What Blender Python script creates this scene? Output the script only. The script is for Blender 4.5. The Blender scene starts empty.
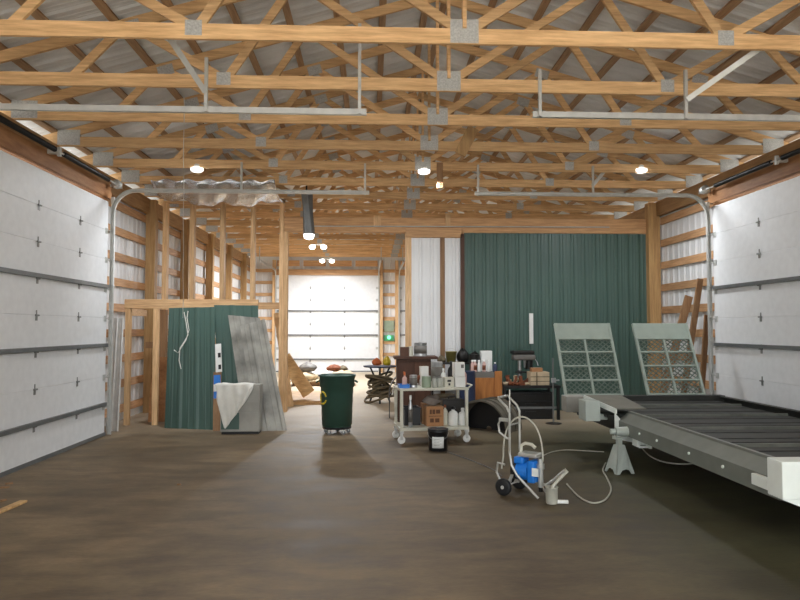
import bpy, bmesh, math, random
from mathutils import Vector, Matrix
random.seed(7)
S = bpy.context.scene
COL = S.collection
PI = math.pi

# ------------------------------------------------------------------ camera
F = 660.0
CAMZ = 1.68
YAW = math.atan(29/F)
PIT = math.atan(28/F)
fwd = Vector((math.sin(YAW)*math.cos(PIT), math.cos(YAW)*math.cos(PIT), math.sin(PIT)))
rgt = Vector((math.cos(YAW), -math.sin(YAW), 0))
upv = rgt.cross(fwd)
cd = bpy.data.cameras.new('camera')
cam = bpy.data.objects.new('camera', cd); COL.objects.link(cam)
cam.location = (0, 0, CAMZ)
cam.rotation_euler = fwd.to_track_quat('-Z', 'Y').to_euler()
cd.sensor_width = 36; cd.lens = 36*F/800
cd.clip_start = .05; cd.clip_end = 200
S.camera = cam

def at(px, py, Y):
    """world point on the plane y = Y that the photo shows at px, py"""
    d = fwd + rgt*((px-400)/F) + upv*((300-py)/F)
    return Vector((0, 0, CAMZ)) + d*(Y/d.y)
def fl(px, py, z=0.0):
    d = fwd + rgt*((px-400)/F) + upv*((300-py)/F)
    return Vector((0, 0, CAMZ)) + d*((z-CAMZ)/d.z)

# ------------------------------------------------------------------ materials
def lin(c):
    return tuple(((v/255)/12.92 if v/255 <= .04045 else ((v/255+.055)/1.055)**2.4) for v in c) + (1,)

class NT:
    def __init__(s, name):
        s.m = bpy.data.materials.new(name); s.m.use_nodes = True
        s.t = s.m.node_tree; s.n = s.t.nodes
        s.b = s.n['Principled BSDF']
    def node(s, kind, **kw):
        n = s.n.new(kind)
        for k, v in kw.items():
            if k in n.inputs: n.inputs[k].default_value = v
            else: setattr(n, k, v)
        return n
    def l(s, a, b): s.t.links.new(a, b)

def plain(name, rgb, rough=.5, metal=0, vary=.08, scale=6, bump=0, spec=.5):
    """a colour with soft blotches of wear, tint varied a little per object"""
    t = NT(name); b = t.b
    tc = t.node('ShaderNodeTexCoord')
    nz = t.node('ShaderNodeTexNoise', Scale=scale, Detail=5.0)
    t.l(tc.outputs['Object'], nz.inputs['Vector'])
    rp = t.node('ShaderNodeValToRGB')
    c = lin(rgb)
    rp.color_ramp.elements[0].position = .3; rp.color_ramp.elements[1].position = .7
    rp.color_ramp.elements[0].color = tuple(v*(1-vary*1.6) for v in c[:3]) + (1,)
    rp.color_ramp.elements[1].color = tuple(min(1, v*(1+vary)) for v in c[:3]) + (1,)
    t.l(nz.outputs['Fac'], rp.inputs['Fac'])
    t.l(rp.outputs['Color'], b.inputs['Base Color'])
    b.inputs['Roughness'].default_value = rough; b.inputs['Metallic'].default_value = metal
    b.inputs['Specular IOR Level'].default_value = spec
    if bump:
        bp = t.node('ShaderNodeBump', Strength=bump, Distance=.01)
        t.l(nz.outputs['Fac'], bp.inputs['Height']); t.l(bp.outputs['Normal'], b.inputs['Normal'])
    return t.m

def wood(name, rgb, stretch=(1, 14, 14), contrast=.28, rough=.65):
    """grain along local x (or any axis given a low stretch), knots, tint per object"""
    t = NT(name); b = t.b
    tc = t.node('ShaderNodeTexCoord'); oi = t.node('ShaderNodeObjectInfo')
    add = t.node('ShaderNodeVectorMath', operation='ADD')
    mul = t.node('ShaderNodeMath', operation='MULTIPLY'); mul.inputs[1].default_value = 37.0
    t.l(oi.outputs['Random'], mul.inputs[0])
    t.l(tc.outputs['Object'], add.inputs[0]); t.l(mul.outputs[0], add.inputs[1])
    mp = t.node('ShaderNodeMapping'); mp.inputs['Scale'].default_value = stretch
    t.l(add.outputs[0], mp.inputs['Vector'])
    nz = t.node('ShaderNodeTexNoise', Scale=2.2, Detail=8.0, Roughness=.65)
    t.l(mp.outputs[0], nz.inputs['Vector'])
    rp = t.node('ShaderNodeValToRGB'); c = lin(rgb)
    e = rp.color_ramp.elements
    e[0].position = .28; e[0].color = (c[0]*(1-contrast*1.3), c[1]*(1-contrast*1.7), c[2]*(1-contrast*2), 1)
    e[1].position = .68; e[1].color = tuple(min(1, v*(1+contrast*.5)) for v in c[:3]) + (1,)
    t.l(nz.outputs['Fac'], rp.inputs['Fac'])
    hs = t.node('ShaderNodeHueSaturation')
    mr = t.node('ShaderNodeMapRange'); mr.inputs[3].default_value = .82; mr.inputs[4].default_value = 1.12
    t.l(oi.outputs['Random'], mr.inputs[0]); t.l(mr.outputs[0], hs.inputs['Value'])
    t.l(rp.outputs['Color'], hs.inputs['Color'])
    t.l(hs.outputs['Color'], b.inputs['Base Color'])
    b.inputs['Roughness'].default_value = rough
    bp = t.node('ShaderNodeBump', Strength=.15, Distance=.004)
    t.l(nz.outputs['Fac'], bp.inputs['Height']); t.l(bp.outputs['Normal'], b.inputs['Normal'])
    return t.m

def emit(name, rgb, strength):
    t = NT(name)
    t.b.inputs['Base Color'].default_value = lin(rgb)
    t.b.inputs['Emission Color'].default_value = lin(rgb)
    t.b.inputs['Emission Strength'].default_value = strength
    return t.m

def floor_mat():
    t = NT('stained_concrete'); b = t.b
    tc = t.node('ShaderNodeTexCoord')
    n1 = t.node('ShaderNodeTexNoise', Scale=.45, Detail=6.0, Roughness=.6, Distortion=.4)
    n2 = t.node('ShaderNodeTexNoise', Scale=2.6, Detail=9.0, Roughness=.65, Distortion=.3)
    n3 = t.node('ShaderNodeTexNoise', Scale=38.0, Detail=4.0)
    mp = t.node('ShaderNodeMapping'); mp.inputs['Scale'].default_value = (.5, 1.3, 1)
    t.l(tc.outputs['Object'], mp.inputs['Vector'])
    t.l(tc.outputs['Object'], n1.inputs['Vector'])
    for n in (n2, n3): t.l(mp.outputs[0], n.inputs['Vector'])
    r1 = t.node('ShaderNodeValToRGB'); e = r1.color_ramp.elements
    e[0].position = .34; e[0].color = lin((96, 83, 64)); e[1].position = .68; e[1].color = lin((138, 120, 94))
    t.l(n1.outputs['Fac'], r1.inputs['Fac'])
    r2 = t.node('ShaderNodeValToRGB'); e = r2.color_ramp.elements
    e[0].position = .36; e[0].color = (.56, .51, .45, 1); e[1].position = .62; e[1].color = (1.08, 1.07, 1.05, 1)
    t.l(n2.outputs['Fac'], r2.inputs['Fac'])
    m1 = t.node('ShaderNodeMix', data_type='RGBA', blend_type='MULTIPLY'); m1.inputs[0].default_value = 1
    t.l(r1.outputs['Color'], m1.inputs[6]); t.l(r2.outputs['Color'], m1.inputs[7])
    r3 = t.node('ShaderNodeValToRGB'); e = r3.color_ramp.elements
    e[0].position = .3; e[0].color = (.9, .9, .9, 1); e[1].position = .7; e[1].color = (1.06, 1.06, 1.06, 1)
    t.l(n3.outputs['Fac'], r3.inputs['Fac'])
    m2 = t.node('ShaderNodeMix', data_type='RGBA', blend_type='MULTIPLY'); m2.inputs[0].default_value = 1
    t.l(m1.outputs[2], m2.inputs[6]); t.l(r3.outputs['Color'], m2.inputs[7])
    # green paint overspray that settled on the slab around the trailer
    sp = t.node('ShaderNodeSeparateXYZ'); t.l(tc.outputs['Object'], sp.inputs[0])
    wob = t.node('ShaderNodeMath', operation='MULTIPLY_ADD'); wob.inputs[1].default_value = 2.4
    t.l(n1.outputs['Fac'], wob.inputs[0]); t.l(sp.outputs['X'], wob.inputs[2])
    mr = t.node('ShaderNodeMapRange', interpolation_type='SMOOTHSTEP')
    mr.inputs[1].default_value = 1.6; mr.inputs[2].default_value = 4.4
    t.l(wob.outputs[0], mr.inputs[0])
    yr = t.node('ShaderNodeMapRange', interpolation_type='SMOOTHSTEP')
    yr.inputs[1].default_value = 13.5; yr.inputs[2].default_value = 11.0
    t.l(sp.outputs['Y'], yr.inputs[0])
    mm = t.node('ShaderNodeMath', operation='MULTIPLY'); t.l(mr.outputs[0], mm.inputs[0]); t.l(yr.outputs[0], mm.inputs[1])
    m3 = t.node('ShaderNodeMix', data_type='RGBA', blend_type='MULTIPLY')
    t.l(mm.outputs[0], m3.inputs[0]); t.l(m2.outputs[2], m3.inputs[6]); m3.inputs[7].default_value = (.36, .46, .40, 1)
    # drier slab in the back bay, also paled to stand in for brighter light
    ybk = t.node('ShaderNodeMath', operation='MULTIPLY_ADD'); ybk.inputs[1].default_value = 2.0
    t.l(n1.outputs['Fac'], ybk.inputs[0]); t.l(sp.outputs['Y'], ybk.inputs[2])
    yb = t.node('ShaderNodeMapRange', interpolation_type='SMOOTHSTEP')
    yb.inputs[1].default_value = 10.6; yb.inputs[2].default_value = 14.6
    t.l(ybk.outputs[0], yb.inputs[0])
    m4 = t.node('ShaderNodeMix', data_type='RGBA')
    t.l(yb.outputs[0], m4.inputs[0]); t.l(m3.outputs[2], m4.inputs[6]); 
    m5 = t.node('ShaderNodeMix', data_type='RGBA', blend_type='MULTIPLY'); m5.inputs[0].default_value = 1
    t.l(r3.outputs['Color'], m5.inputs[6]); m5.inputs[7].default_value = lin((186, 170, 146))
    t.l(m5.outputs[2], m4.inputs[7])
    t.l(m4.outputs[2], b.inputs['Base Color'])
    rr = t.node('ShaderNodeMapRange'); rr.inputs[3].default_value = .42; rr.inputs[4].default_value = .8
    t.l(n2.outputs['Fac'], rr.inputs[0]); t.l(rr.outputs[0], b.inputs['Roughness'])
    b.inputs['Specular IOR Level'].default_value = .35
    bp = t.node('ShaderNodeBump', Strength=.12, Distance=.01)
    t.l(n3.outputs['Fac'], bp.inputs['Height']); t.l(bp.outputs['Normal'], b.inputs['Normal'])
    return t.m

M = {}
M['truss'] = wood('pine_truss', (226, 188, 138))
M['stud'] = wood('pine_stud', (226, 190, 144), stretch=(14, 14, 1))
M['header'] = wood('pine_header', (216, 172, 124))
M['girt'] = wood('pine_girt', (206, 164, 122), stretch=(14, 1, 14))
M['girtx'] = wood('pine_girt_across', (212, 176, 132))
M['purlin'] = wood('pine_purlin', (184, 152, 118), stretch=(14, 1, 14))
M['post'] = wood('treated_post', (186, 152, 104), stretch=(10, 10, .8))
M['post2'] = wood('weathered_beam', (176, 142, 100), stretch=(12, 1, 12))
M['osb'] = wood('brown_board', (170, 122, 78), stretch=(6, 1, 6))
M['ply'] = wood('plywood', (212, 176, 124), stretch=(2, 8, 8))
M['oldwood'] = wood('weathered_board', (152, 118, 84), stretch=(8, 8, 1))
M['orangewood'] = wood('orange_stained_wood', (196, 128, 62), stretch=(8, 8, 1))
M['darkwood'] = wood('dark_walnut_wood', (84, 54, 38), stretch=(6, 6, 1))
M['roof'] = plain('galvanised_roofing', (226, 226, 226), .55, 0, .12, 1.4)
M['whitesteel'] = plain('white_wall_steel', (226, 226, 226), .42, 0, .04, 1.0)
M['greensteel'] = plain('green_wall_steel', (66, 92, 84), .4, 0, .06, 1.2)
M['door'] = plain('white_door_skin', (232, 233, 234), .5, 0, .03, 9, .05)
M['galv'] = plain('galvanised_steel', (196, 196, 192), .4, .3, .08, 8)
M['plate'] = plain('truss_plate_zinc', (186, 186, 184), .5, .1, .16, 60)
M['strut'] = plain('grey_strut', (120, 122, 122), .5, .4, .08, 8)
M['dark'] = plain('black_rubber', (26, 26, 27), .6, 0, .12, 10)
M['blacksteel'] = plain('oiled_black_steel', (40, 38, 36), .45, .4, .14, 10)
M['hinge'] = plain('hinge_steel', (150, 150, 148), .45, .6, .1, 20)
M['trailer'] = plain('pale_grey_trailer_paint', (176, 184, 176), .42, .1, .06, 5)
M['trailer_white'] = plain('fresh_white_paint', (228, 233, 226), .4, 0, .04, 5)
M['fender'] = plain('brownish_grey_fender_paint', (112, 108, 94), .5, .1, .1, 5)
M['railgrey'] = plain('shaded_rail_grey', (118, 122, 114), .45, .1, .08, 5)  # darkened to carry the shade on the rail's left-facing side
M['deck'] = plain('dark_deck_steel', (50, 50, 46), .6, .2, .18, 5)
M['deckbar'] = plain('worn_deck_bar', (112, 114, 106), .5, .4, .15, 6)
M['ramp'] = plain('ramp_grey_paint', (168, 180, 170), .45, .1, .06, 6)
M['mesh'] = plain('ramp_expanded_metal', (112, 126, 116), .5, .3, .1, 8)
M['canbin'] = plain('green_bin_plastic', (46, 78, 68), .42, 0, .06, 6)
M['yellow'] = plain('yellow_print', (216, 190, 52), .5, 0, .05, 10)
M['mustard'] = plain('faded_mustard_plastic', (150, 140, 78), .6, 0, .08, 8)
M['cart'] = plain('cream_cart_plastic', (206, 204, 188), .5, 0, .07, 8)
M['white'] = plain('white_plastic', (232, 232, 228), .45, 0, .04, 8)
M['paper'] = plain('white_label_paper', (224, 226, 222), .7, 0, .04, 12)
M['black'] = plain('black_plastic', (24, 24, 26), .4, 0, .1, 8)
M['blue'] = plain('blue_machine_paint', (28, 116, 206), .35, 0, .06, 6)
M['navy'] = plain('navy_plastic', (44, 56, 86), .5, 0, .1, 6)
M['silver'] = plain('tin_silver', (186, 188, 190), .3, .7, .06, 8)
M['chrome'] = plain('sprayer_tube_steel', (196, 196, 190), .3, .55, .05, 8)
M['cardboard'] = plain('cardboard_brown', (170, 124, 84), .8, 0, .08, 6)
M['cloth'] = plain('white_rag', (226, 224, 216), .9, 0, .05, 7, .2)
M['greyrag'] = plain('grey_rag', (128, 118, 110), .9, 0, .15, 8, .3)
M['rust'] = plain('rusty_iron', (130, 74, 46), .8, .2, .3, 18, .3)
M['pinkcan'] = plain('pale_pink_label', (214, 176, 166), .5, 0, .08, 8)
M['orange'] = plain('orange_plastic', (206, 112, 62), .5, 0, .06, 8)
M['greencan'] = plain('pale_green_label', (148, 164, 142), .5, .1, .1, 8)
M['greyboard'] = plain('grey_panel', (112, 108, 102), .6, 0, .1, 6)
M['greysheet'] = plain('weathered_grey_steel', (158, 156, 148), .5, .2, .16, 3)
M['dirtysheet'] = plain('dirty_grey_steel', (152, 150, 142), .5, .1, .34, 2.6)
M['tyre'] = plain('dusty_tyre', (96, 90, 78), .85, 0, .16, 7, .2)
M['olive'] = plain('olive_canvas', (108, 96, 74), .9, 0, .22, 9, .3)
M['tan'] = plain('tan_sack', (196, 176, 146), .9, 0, .12, 9, .3)
M['hose'] = plain('grey_hose', (186, 184, 170), .5, 0, .05, 9)
M['rope'] = plain('white_rope', (224, 222, 214), .8, 0, .05, 9)
M['lamp'] = emit('glow_white', (255, 252, 246), 4)
M['dimlamp'] = emit('dim_lamp_white', (250, 250, 246), .9)
M['greenlamp'] = emit('green_lamp_face', (90, 230, 150), 1.6)
M['greenpanel'] = plain('green_panel', (74, 150, 104), .5, 0, .06, 8)
M['letter'] = plain('faded_brown_print', (96, 62, 40), .8, 0, .05, 8)
M['floor'] = floor_mat()
M['apron'] = plain('pale_bounce_apron', (205, 200, 190), .85, 0, .06, .8)
# silver plastic film
t = NT('silver_film'); t.b.inputs['Base Color'].default_value = lin((196, 198, 202)); t.b.inputs['Metallic'].default_value = .8
t.b.inputs['Roughness'].default_value = .25
nz = t.node('ShaderNodeTexNoise', Scale=7.0, Detail=3.0, Distortion=.6)
bp = t.node('ShaderNodeBump', Strength=.5, Distance=.05); t.l(nz.outputs['Fac'], bp.inputs['Height']); t.l(bp.outputs['Normal'], t.b.inputs['Normal'])
M['film'] = t.m
# clear jar plastic
t = NT('cloudy_plastic'); t.b.inputs['Base Color'].default_value = lin((206, 208, 198)); t.b.inputs['Roughness'].default_value = .25
t.b.inputs['Transmission Weight'].default_value = .35
M['clear'] = t.m

# ------------------------------------------------------------------ mesh builder
class MB:
    def __init__(s): s.v = []; s.f = []; s.sm = []
    def add(s, vs, fs, smooth=False):
        o = len(s.v); s.v += [tuple(v) for v in vs]
        s.f += [tuple(i+o for i in f) for f in fs]; s.sm += [smooth]*len(fs)
        return s
    def box(s, c, d, rz=0, rot=None):
        hx, hy, hz = d[0]/2, d[1]/2, d[2]/2
        R = rot if rot else Matrix.Rotation(rz, 3, 'Z')
        vs = [Vector(c) + R @ Vector((x*hx, y*hy, z*hz)) for x in (-1, 1) for y in (-1, 1) for z in (-1, 1)]
        return s.add(vs, [(0, 1, 3, 2), (4, 6, 7, 5), (0, 4, 5, 1), (2, 3, 7, 6), (0, 2, 6, 4), (1, 5, 7, 3)])
    def bx(s, x0, x1, y0, y1, z0, z1):
        return s.box(((x0+x1)/2, (y0+y1)/2, (z0+z1)/2), (abs(x1-x0), abs(y1-y0), abs(z1-z0)))
    def bar(s, p, q, w, h, up=(0, 0, 1)):
        p, q = Vector(p), Vector(q); a = (q-p).normalized()
        u = Vector(up)
        if abs(a.dot(u)) > .98: u = Vector((0, 1, 0))
        sd = a.cross(u).normalized(); u = sd.cross(a).normalized()
        vs = [b + sd*(i*w/2) + u*(j*h/2) for b in (p, q) for i in (-1, 1) for j in (-1, 1)]
        return s.add(vs, [(0, 1, 3, 2), (4, 6, 7, 5), (0, 4, 5, 1), (2, 3, 7, 6), (0, 2, 6, 4), (1, 5, 7, 3)])
    def tube(s, pts, r, n=8, closed=False):
        pts = [Vector(p) for p in pts]; rings = []
        N = len(pts); ref = None
        for i, p in enumerate(pts):
            if closed: a = pts[(i+1) % N] - pts[i-1]
            else: a = pts[min(i+1, N-1)] - pts[max(i-1, 0)]
            a.normalize()
            if ref is None:
                ref = a.orthogonal().normalized()
            ref = (ref - a*ref.dot(a))
            if ref.length < 1e-6: ref = a.orthogonal()
            ref.normalize(); b = a.cross(ref)
            rr = r[i] if isinstance(r, (list, tuple)) else r
            rings.append([p + ref*(rr*math.cos(2*PI*k/n)) + b*(rr*math.sin(2*PI*k/n)) for k in range(n)])
        vs = [v for g in rings for v in g]; fs = []
        for i in range(N if closed else N-1):
            j = (i+1) % N
            for k in range(n):
                fs.append((i*n+k, i*n+(k+1) % n, j*n+(k+1) % n, j*n+k))
        s.add(vs, fs, True)
        if not closed:
            s.add(rings[0], [tuple(range(n-1, -1, -1))]); s.add(rings[-1], [tuple(range(n))])
        return s
    def lathe(s, prof, c=(0, 0, 0), n=20, R=None, cap=True):
        """prof: list of (radius, z)"""
        c = Vector(c); vs = []; fs = []
        for r, z in prof:
            for k in range(n):
                v = Vector((r*math.cos(2*PI*k/n), r*math.sin(2*PI*k/n), z))
                vs.append(c + (R @ v if R else v))
        for i in range(len(prof)-1):
            for k in range(n):
                fs.append((i*n+k, i*n+(k+1) % n, (i+1)*n+(k+1) % n, (i+1)*n+k))
        s.add(vs, fs, True)
        if cap:
            if prof[0][0] > 1e-5: s.add(vs[:n], [tuple(range(n-1, -1, -1))])
            if prof[-1][0] > 1e-5: s.add(vs[-n:], [tuple(range(n))])
        return s
    def prism(s, poly, ext):
        """poly: list of 3-D points in order, extruded by vector ext"""
        n = len(poly); e = Vector(ext); a = [Vector(p) for p in poly]; b = [p+e for p in a]
        return s.add(a+b, [tuple(range(n-1, -1, -1)), tuple(range(n, 2*n))] + [(i, (i+1) % n, n+(i+1) % n, n+i) for i in range(n)])
    def ribbed(s, o, u, v, nrm, W, H, pitch=.2286, rib=.019, minor=True, th=.0012):
        """ribbed steel sheet: ribs run along v"""
        o, u, v, nrm = Vector(o), Vector(u).normalized(), Vector(v).normalized(), Vector(nrm).normalized()
        pr = []; x = 0
        unit = [(0, 0), (pitch*.62, 0)] if not minor else [(0, 0), (pitch*.20, 0), (pitch*.24, rib*.22), (pitch*.30, rib*.22), (pitch*.34, 0), (pitch*.48, 0), (pitch*.52, rib*.22), (pitch*.58, rib*.22), (pitch*.62, 0)]
        unit = unit + [(pitch*.74, rib), (pitch*.88, rib)]
        k = 0
        while True:
            done = False
            for a, h in unit:
                if k*pitch + a >= W: pr.append((W, 0)); done = True; break
                pr.append((k*pitch+a, h))
            if done: break
            k += 1
        vs = []; fs = []
        for a, h in pr:
            vs.append(o + u*a + nrm*h); vs.append(o + u*a + nrm*h + v*H)
        for i in range(len(pr)-1):
            fs.append((2*i, 2*i+2, 2*i+3, 2*i+1))
        m = len(vs)
        vs += [p - nrm*th for p in vs]
        fs += [tuple(m+j for j in reversed(f)) for f in fs]
        q = len(pr)-1
        for i in range(q):
            fs.append((2*i, m+2*i, m+2*i+2, 2*i+2)); fs.append((2*i+1, 2*i+3, m+2*i+3, m+2*i+1))
        fs.append((0, 1, m+1, m)); fs.append((2*q, m+2*q, m+2*q+1, 2*q+1))
        return s.add(vs, fs)

def mesh_of(name, mb, mat, off=None, rz=0, smooth_all=False):
    me = bpy.data.meshes.new(name)
    vs = mb.v
    if off is not None:
        Ri = Matrix.Rotation(-rz, 3, 'Z'); o = Vector(off)
        vs = [tuple(Ri @ (Vector(p)-o)) for p in vs]
    me.from_pydata(vs, [], mb.f); me.validate(); me.update()
    for p, sm in zip(me.polygons, mb.sm): p.use_smooth = sm or smooth_all
    bm = bmesh.new(); bm.from_mesh(me); bmesh.ops.recalc_face_normals(bm, faces=bm.faces); bm.to_mesh(me); bm.free()
    for m in (mat if isinstance(mat, (list, tuple)) else [mat]): me.materials.append(m)
    return me
def root_of(o):
    while o.parent: o = o.parent
    return o
def bev(o, w=.004, seg=2):
    m = o.modifiers.new('bevel', 'BEVEL'); m.width = w; m.segments = seg; m.limit_method = 'ANGLE'; m.angle_limit = .7
    return o
def thing(name, label, cat, loc=(0, 0, 0), rz=0, group=None):
    o = bpy.data.objects.new(name, None); COL.objects.link(o)
    o.empty_display_size = .1
    o.location = loc; o.rotation_euler = (0, 0, rz); o['label'] = label; o['category'] = cat
    if group: o['group'] = group
    return o
def part(name, mb, mat, parent, world=False, label=None, bevel=0, kind=None):
    """a part (or sub-part) of parent; mesh is in the thing's own frame, or in world space if world"""
    r = root_of(parent)
    me = mesh_of(name, mb, mat, r.location if world else None, r.rotation_euler.z if world else 0)
    o = bpy.data.objects.new(name, me); COL.objects.link(o); o.parent = parent
    if label: o['label'] = label
    if kind: o['kind'] = kind
    if bevel: bev(o, bevel)
    return o
def single(name, mb, mat, label, cat, loc=None, group=None, world=True, bevel=0, rz=0, kind=None):
    """a thing that is one mesh"""
    if loc is None:
        xs = [v[0] for v in mb.v]; ys = [v[1] for v in mb.v]; zs = [v[2] for v in mb.v]
        loc = ((min(xs)+max(xs))/2, (min(ys)+max(ys))/2, min(zs))
    o = bpy.data.objects.new(name, mesh_of(name, mb, mat, loc if world else None, rz)); COL.objects.link(o)
    o.location = loc; o.rotation_euler = (0, 0, rz)
    o['label'] = label; o['category'] = cat
    if group: o['group'] = group
    if kind: o['kind'] = kind
    if bevel: bev(o, bevel)
    return o
def struct(name, mb, mat, label=None, cat=None):
    o = bpy.data.objects.new(name, mesh_of(name, mb, mat)); COL.objects.link(o); o['kind'] = 'structure'
    if label: o['label'] = label
    if cat: o['category'] = cat
    return o
def struct_empty(name, loc, rz, label, cat):
    o = thing(name, label, cat, loc, rz); o['kind'] = 'structure'; return o
def copy_tree(o, parent=None):
    c = o.copy(); COL.objects.link(c)
    if parent: c.parent = parent
    for ch in list(o.children): copy_tree(ch, c)
    return c

# ------------------------------------------------------------------ layout numbers
XL, XR = -4.58, 6.0          # wall steel, left / right
DL, DR = -4.14, 5.6          # door planes
YJ = 10.56                    # far jambs of the two near doors
YM = 13.45                    # middle partition
YB = 25.3                     # back wall
ZB = 4.28                     # underside of truss bottom chords
CX = .85; HALF = 5.4         # truss centre and half span
DOORH = 3.66
DW = 3.9                      # near door width
Y0 = -2.0                     # front of what is built
SL = .29
ORD = ['first', 'second', 'third', 'fourth', 'fifth', 'sixth', 'seventh', 'eighth', 'ninth', 'tenth', 'eleventh', 'twelfth', 'thirteenth',
       'fourteenth', 'fifteenth', 'sixteenth', 'seventeenth', 'eighteenth', 'nineteenth', 'twentieth']

# ------------------------------------------------------------------ floor and walls
b = MB(); b.bx(XL-.1, XR+.1, Y0-.3, YB+.4, -.15, 0)
struct('floor', b, M['floor'], 'stained brown concrete floor slab of the whole building', 'floor')

g_ = MB(); g_.bx(-30, 30, -40, Y0-.3, -.2, -.02)  # unseen pale slab added to throw sunlight up onto the trusses
struct('ground', g_, M['apron'], 'unseen pale apron added outside the open front to bounce light inside', 'ground')
def zrow(k): return .22 + .456*k
# left wall: steel with posts and girts
wl = MB()
wl.ribbed((XL, Y0, 0), (0, 1, 0), (0, 0, 1), (1, 0, 0), YJ-DW-.02-Y0, 4.3)
wl.ribbed((XL, YJ+.02, 0), (0, 1, 0), (0, 0, 1), (1, 0, 0), YB-YJ-.02, 4.3)
wl.ribbed((XL, YJ-DW-.02, DOORH+.05), (0, 1, 0), (0, 0, 1), (1, 0, 0), DW+.04, 4.3-DOORH-.05)
WL = struct('wall_left', wl, M['whitesteel'], 'white ribbed steel side wall with brown girts behind the left door', 'wall')
for k in range(9):
    z = zrow(k)
    part('girt', MB().bx(XL+.022, XL+.06, YJ+.14, YB-.1, z-.07, z+.07), M['girt'], WL)
for Y in (YM+.02, 15.9, 18.3, 20.7, 23.1):
    part('post', MB().bx(XL+.062, XL+.25, Y-.09, Y+.09, 0, ZB-.02), M['post'], WL)
part('post', MB().bx(XL+.022, XL+.22, YJ+.01, YJ+.13, 0, ZB-.31), M['post'], WL)
part('post', MB().bx(XL+.022, XL+.22, YJ-DW-.14, YJ-DW-.01, 0, ZB-.02), M['post'], WL)
# right wall
wr = MB()
wr.ribbed((XR, Y0, 0), (0, 1, 0), (0, 0, 1), (-1, 0, 0), YJ-DW-.02-Y0, 4.3)
wr.ribbed((XR, YJ+.02, 0), (0, 1, 0), (0, 0, 1), (-1, 0, 0), YB-YJ-.02, 4.3)
wr.ribbed((XR, YJ-DW-.02, DOORH+.05), (0, 1, 0), (0, 0, 1), (-1, 0, 0), DW+.04, 4.3-DOORH-.05)
WR = struct('wall_right', wr, M['whitesteel'], 'white ribbed steel side wall with brown girts behind the right door', 'wall')
for k in range(9):
    z = zrow(k)
    part('girt', MB().bx(XR-.06, XR-.022, YJ+.14, YM-.2, z-.07, z+.07), M['girt'], WR)
part('post', MB().bx(XR-.3, XR-.062, YM-.19, YM-.01, 0, ZB-.02), M['post'], WR)
part('post', MB().bx(XR-.25, XR-.022, YJ+.01, YJ+.13, 0, ZB-.31), M['post'], WR)
part('post', MB().bx(XR-.25, XR-.022, YJ-DW-.14, YJ-DW-.01, 0, ZB-.02), M['post'], WR)
for W_, xa, xb, nm in ((WL, XL+.002, DL-.03, 'left'), (WR, DR+.03, XR-.002, 'right')):
    part('jamb_board', MB().bx(xa, xb, YJ-.022, YJ+.008, 0, DOORH+.05), M['osb'], W_)
    part('jamb_board', MB().bx(xa, xb, YJ-DW-.008, YJ-DW+.022, 0, DOORH+.05), M['osb'], W_)
    part('head_board', MB().bx(xa, xb, YJ-DW-.008, YJ+.008, DOORH+.052, DOORH+.075), M['osb'], W_)
# back wall with girts, open where the two far doors stand
d3a, d3b = -3.62, .32
d4a, d4b = 1.05, 4.95
bw = MB()
for a, c in ((XL, d3a), (d3b, d4a), (d4b, XR)):
    bw.ribbed((a, YB, 0), (1, 0, 0), (0, 0, 1), (0, -1, 0), c-a, 4.3)
for a, c in ((d3a, d3b), (d4a, d4b)):
    bw.ribbed((a, YB, DOORH), (1, 0, 0), (0, 0, 1), (0, -1, 0), c-a, 4.3-DOORH)
bw.prism([(XL-.05, YB+.02, 4.25), (XR+.05, YB+.02, 4.25), (XR+.05, YB+.02, 4.5), (CX, YB+.02, 6.05), (XL-.05, YB+.02, 4.5)], (0, .02, 0))
WB = struct('wall_back', bw, M['whitesteel'], 'white steel end wall holding the two far overhead doors', 'wall')
for k in range(9):
    z = zrow(k)
    for a, c in ((XL+.08, d3a-.1), (d3b+.14, d4a-.14)):
        part('girt', MB().bx(a, c, YB-.06, YB-.024, z-.06, z+.06), M['girtx'], WB)
for a in (d3a-.05, d3b+.07, d4a-.07, d4b+.05):
    part('post', MB().bx(a-.06, a+.06, YB-.2, YB-.024, 0, ZB-.02), M['stud'], WB)
for a, c in ((d3a, d3b), (d4a, d4b)):
    part('header_board', MB().bx(a-.1, c+.1, YB-.26, YB-.21, DOORH+.02, DOORH+.24), M['header'], WB)
    for i in range(4):
        x = a + (c-a)*(i+.5)/4
        part('block', MB().bx(x-.42, x+.42, YB-.24, YB-.20, DOORH+.36, DOORH+.58), M['header'], WB)

# ------------------------------------------------------------------ roof
def ztop(u): return ZB+.13+SL*(HALF-u)          # centre line of the top chord
rf = MB()
for sgn in (-1, 1):
    u1 = HALF+.5
    z0 = ztop(u1)+.062+.04; z1 = ztop(0)+.062+.04
    o = Vector((CX+sgn*u1, Y0-.3, z0)); v = Vector((-sgn*u1, 0, z1-z0)); L = v.length
    n = Vector((0, 1, 0)).cross(v).normalized()
    if n.z > 0: n = -n
    rf.ribbed(o - n*.021, (0, 1, 0), v, n*1, YB+.6-Y0, L, .2286, .019)
RF = struct('ceiling', rf, M['roof'], 'underside of the galvanised ribbed steel roof on pine purlins', 'roof')
zr_ = ztop(0)+.062+.06
part('ridge_cap', MB().prism([(CX-.25, Y0-.3, zr_-.06), (CX, Y0-.3, zr_+.02), (CX+.25, Y0-.3, zr_-.06), (CX+.25, Y0-.3, zr_-.045), (CX, Y0-.3, zr_+.04), (CX-.25, Y0-.3, zr_-.045)], (0, YB+.6-Y0, 0)), M['roof'], RF)
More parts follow.
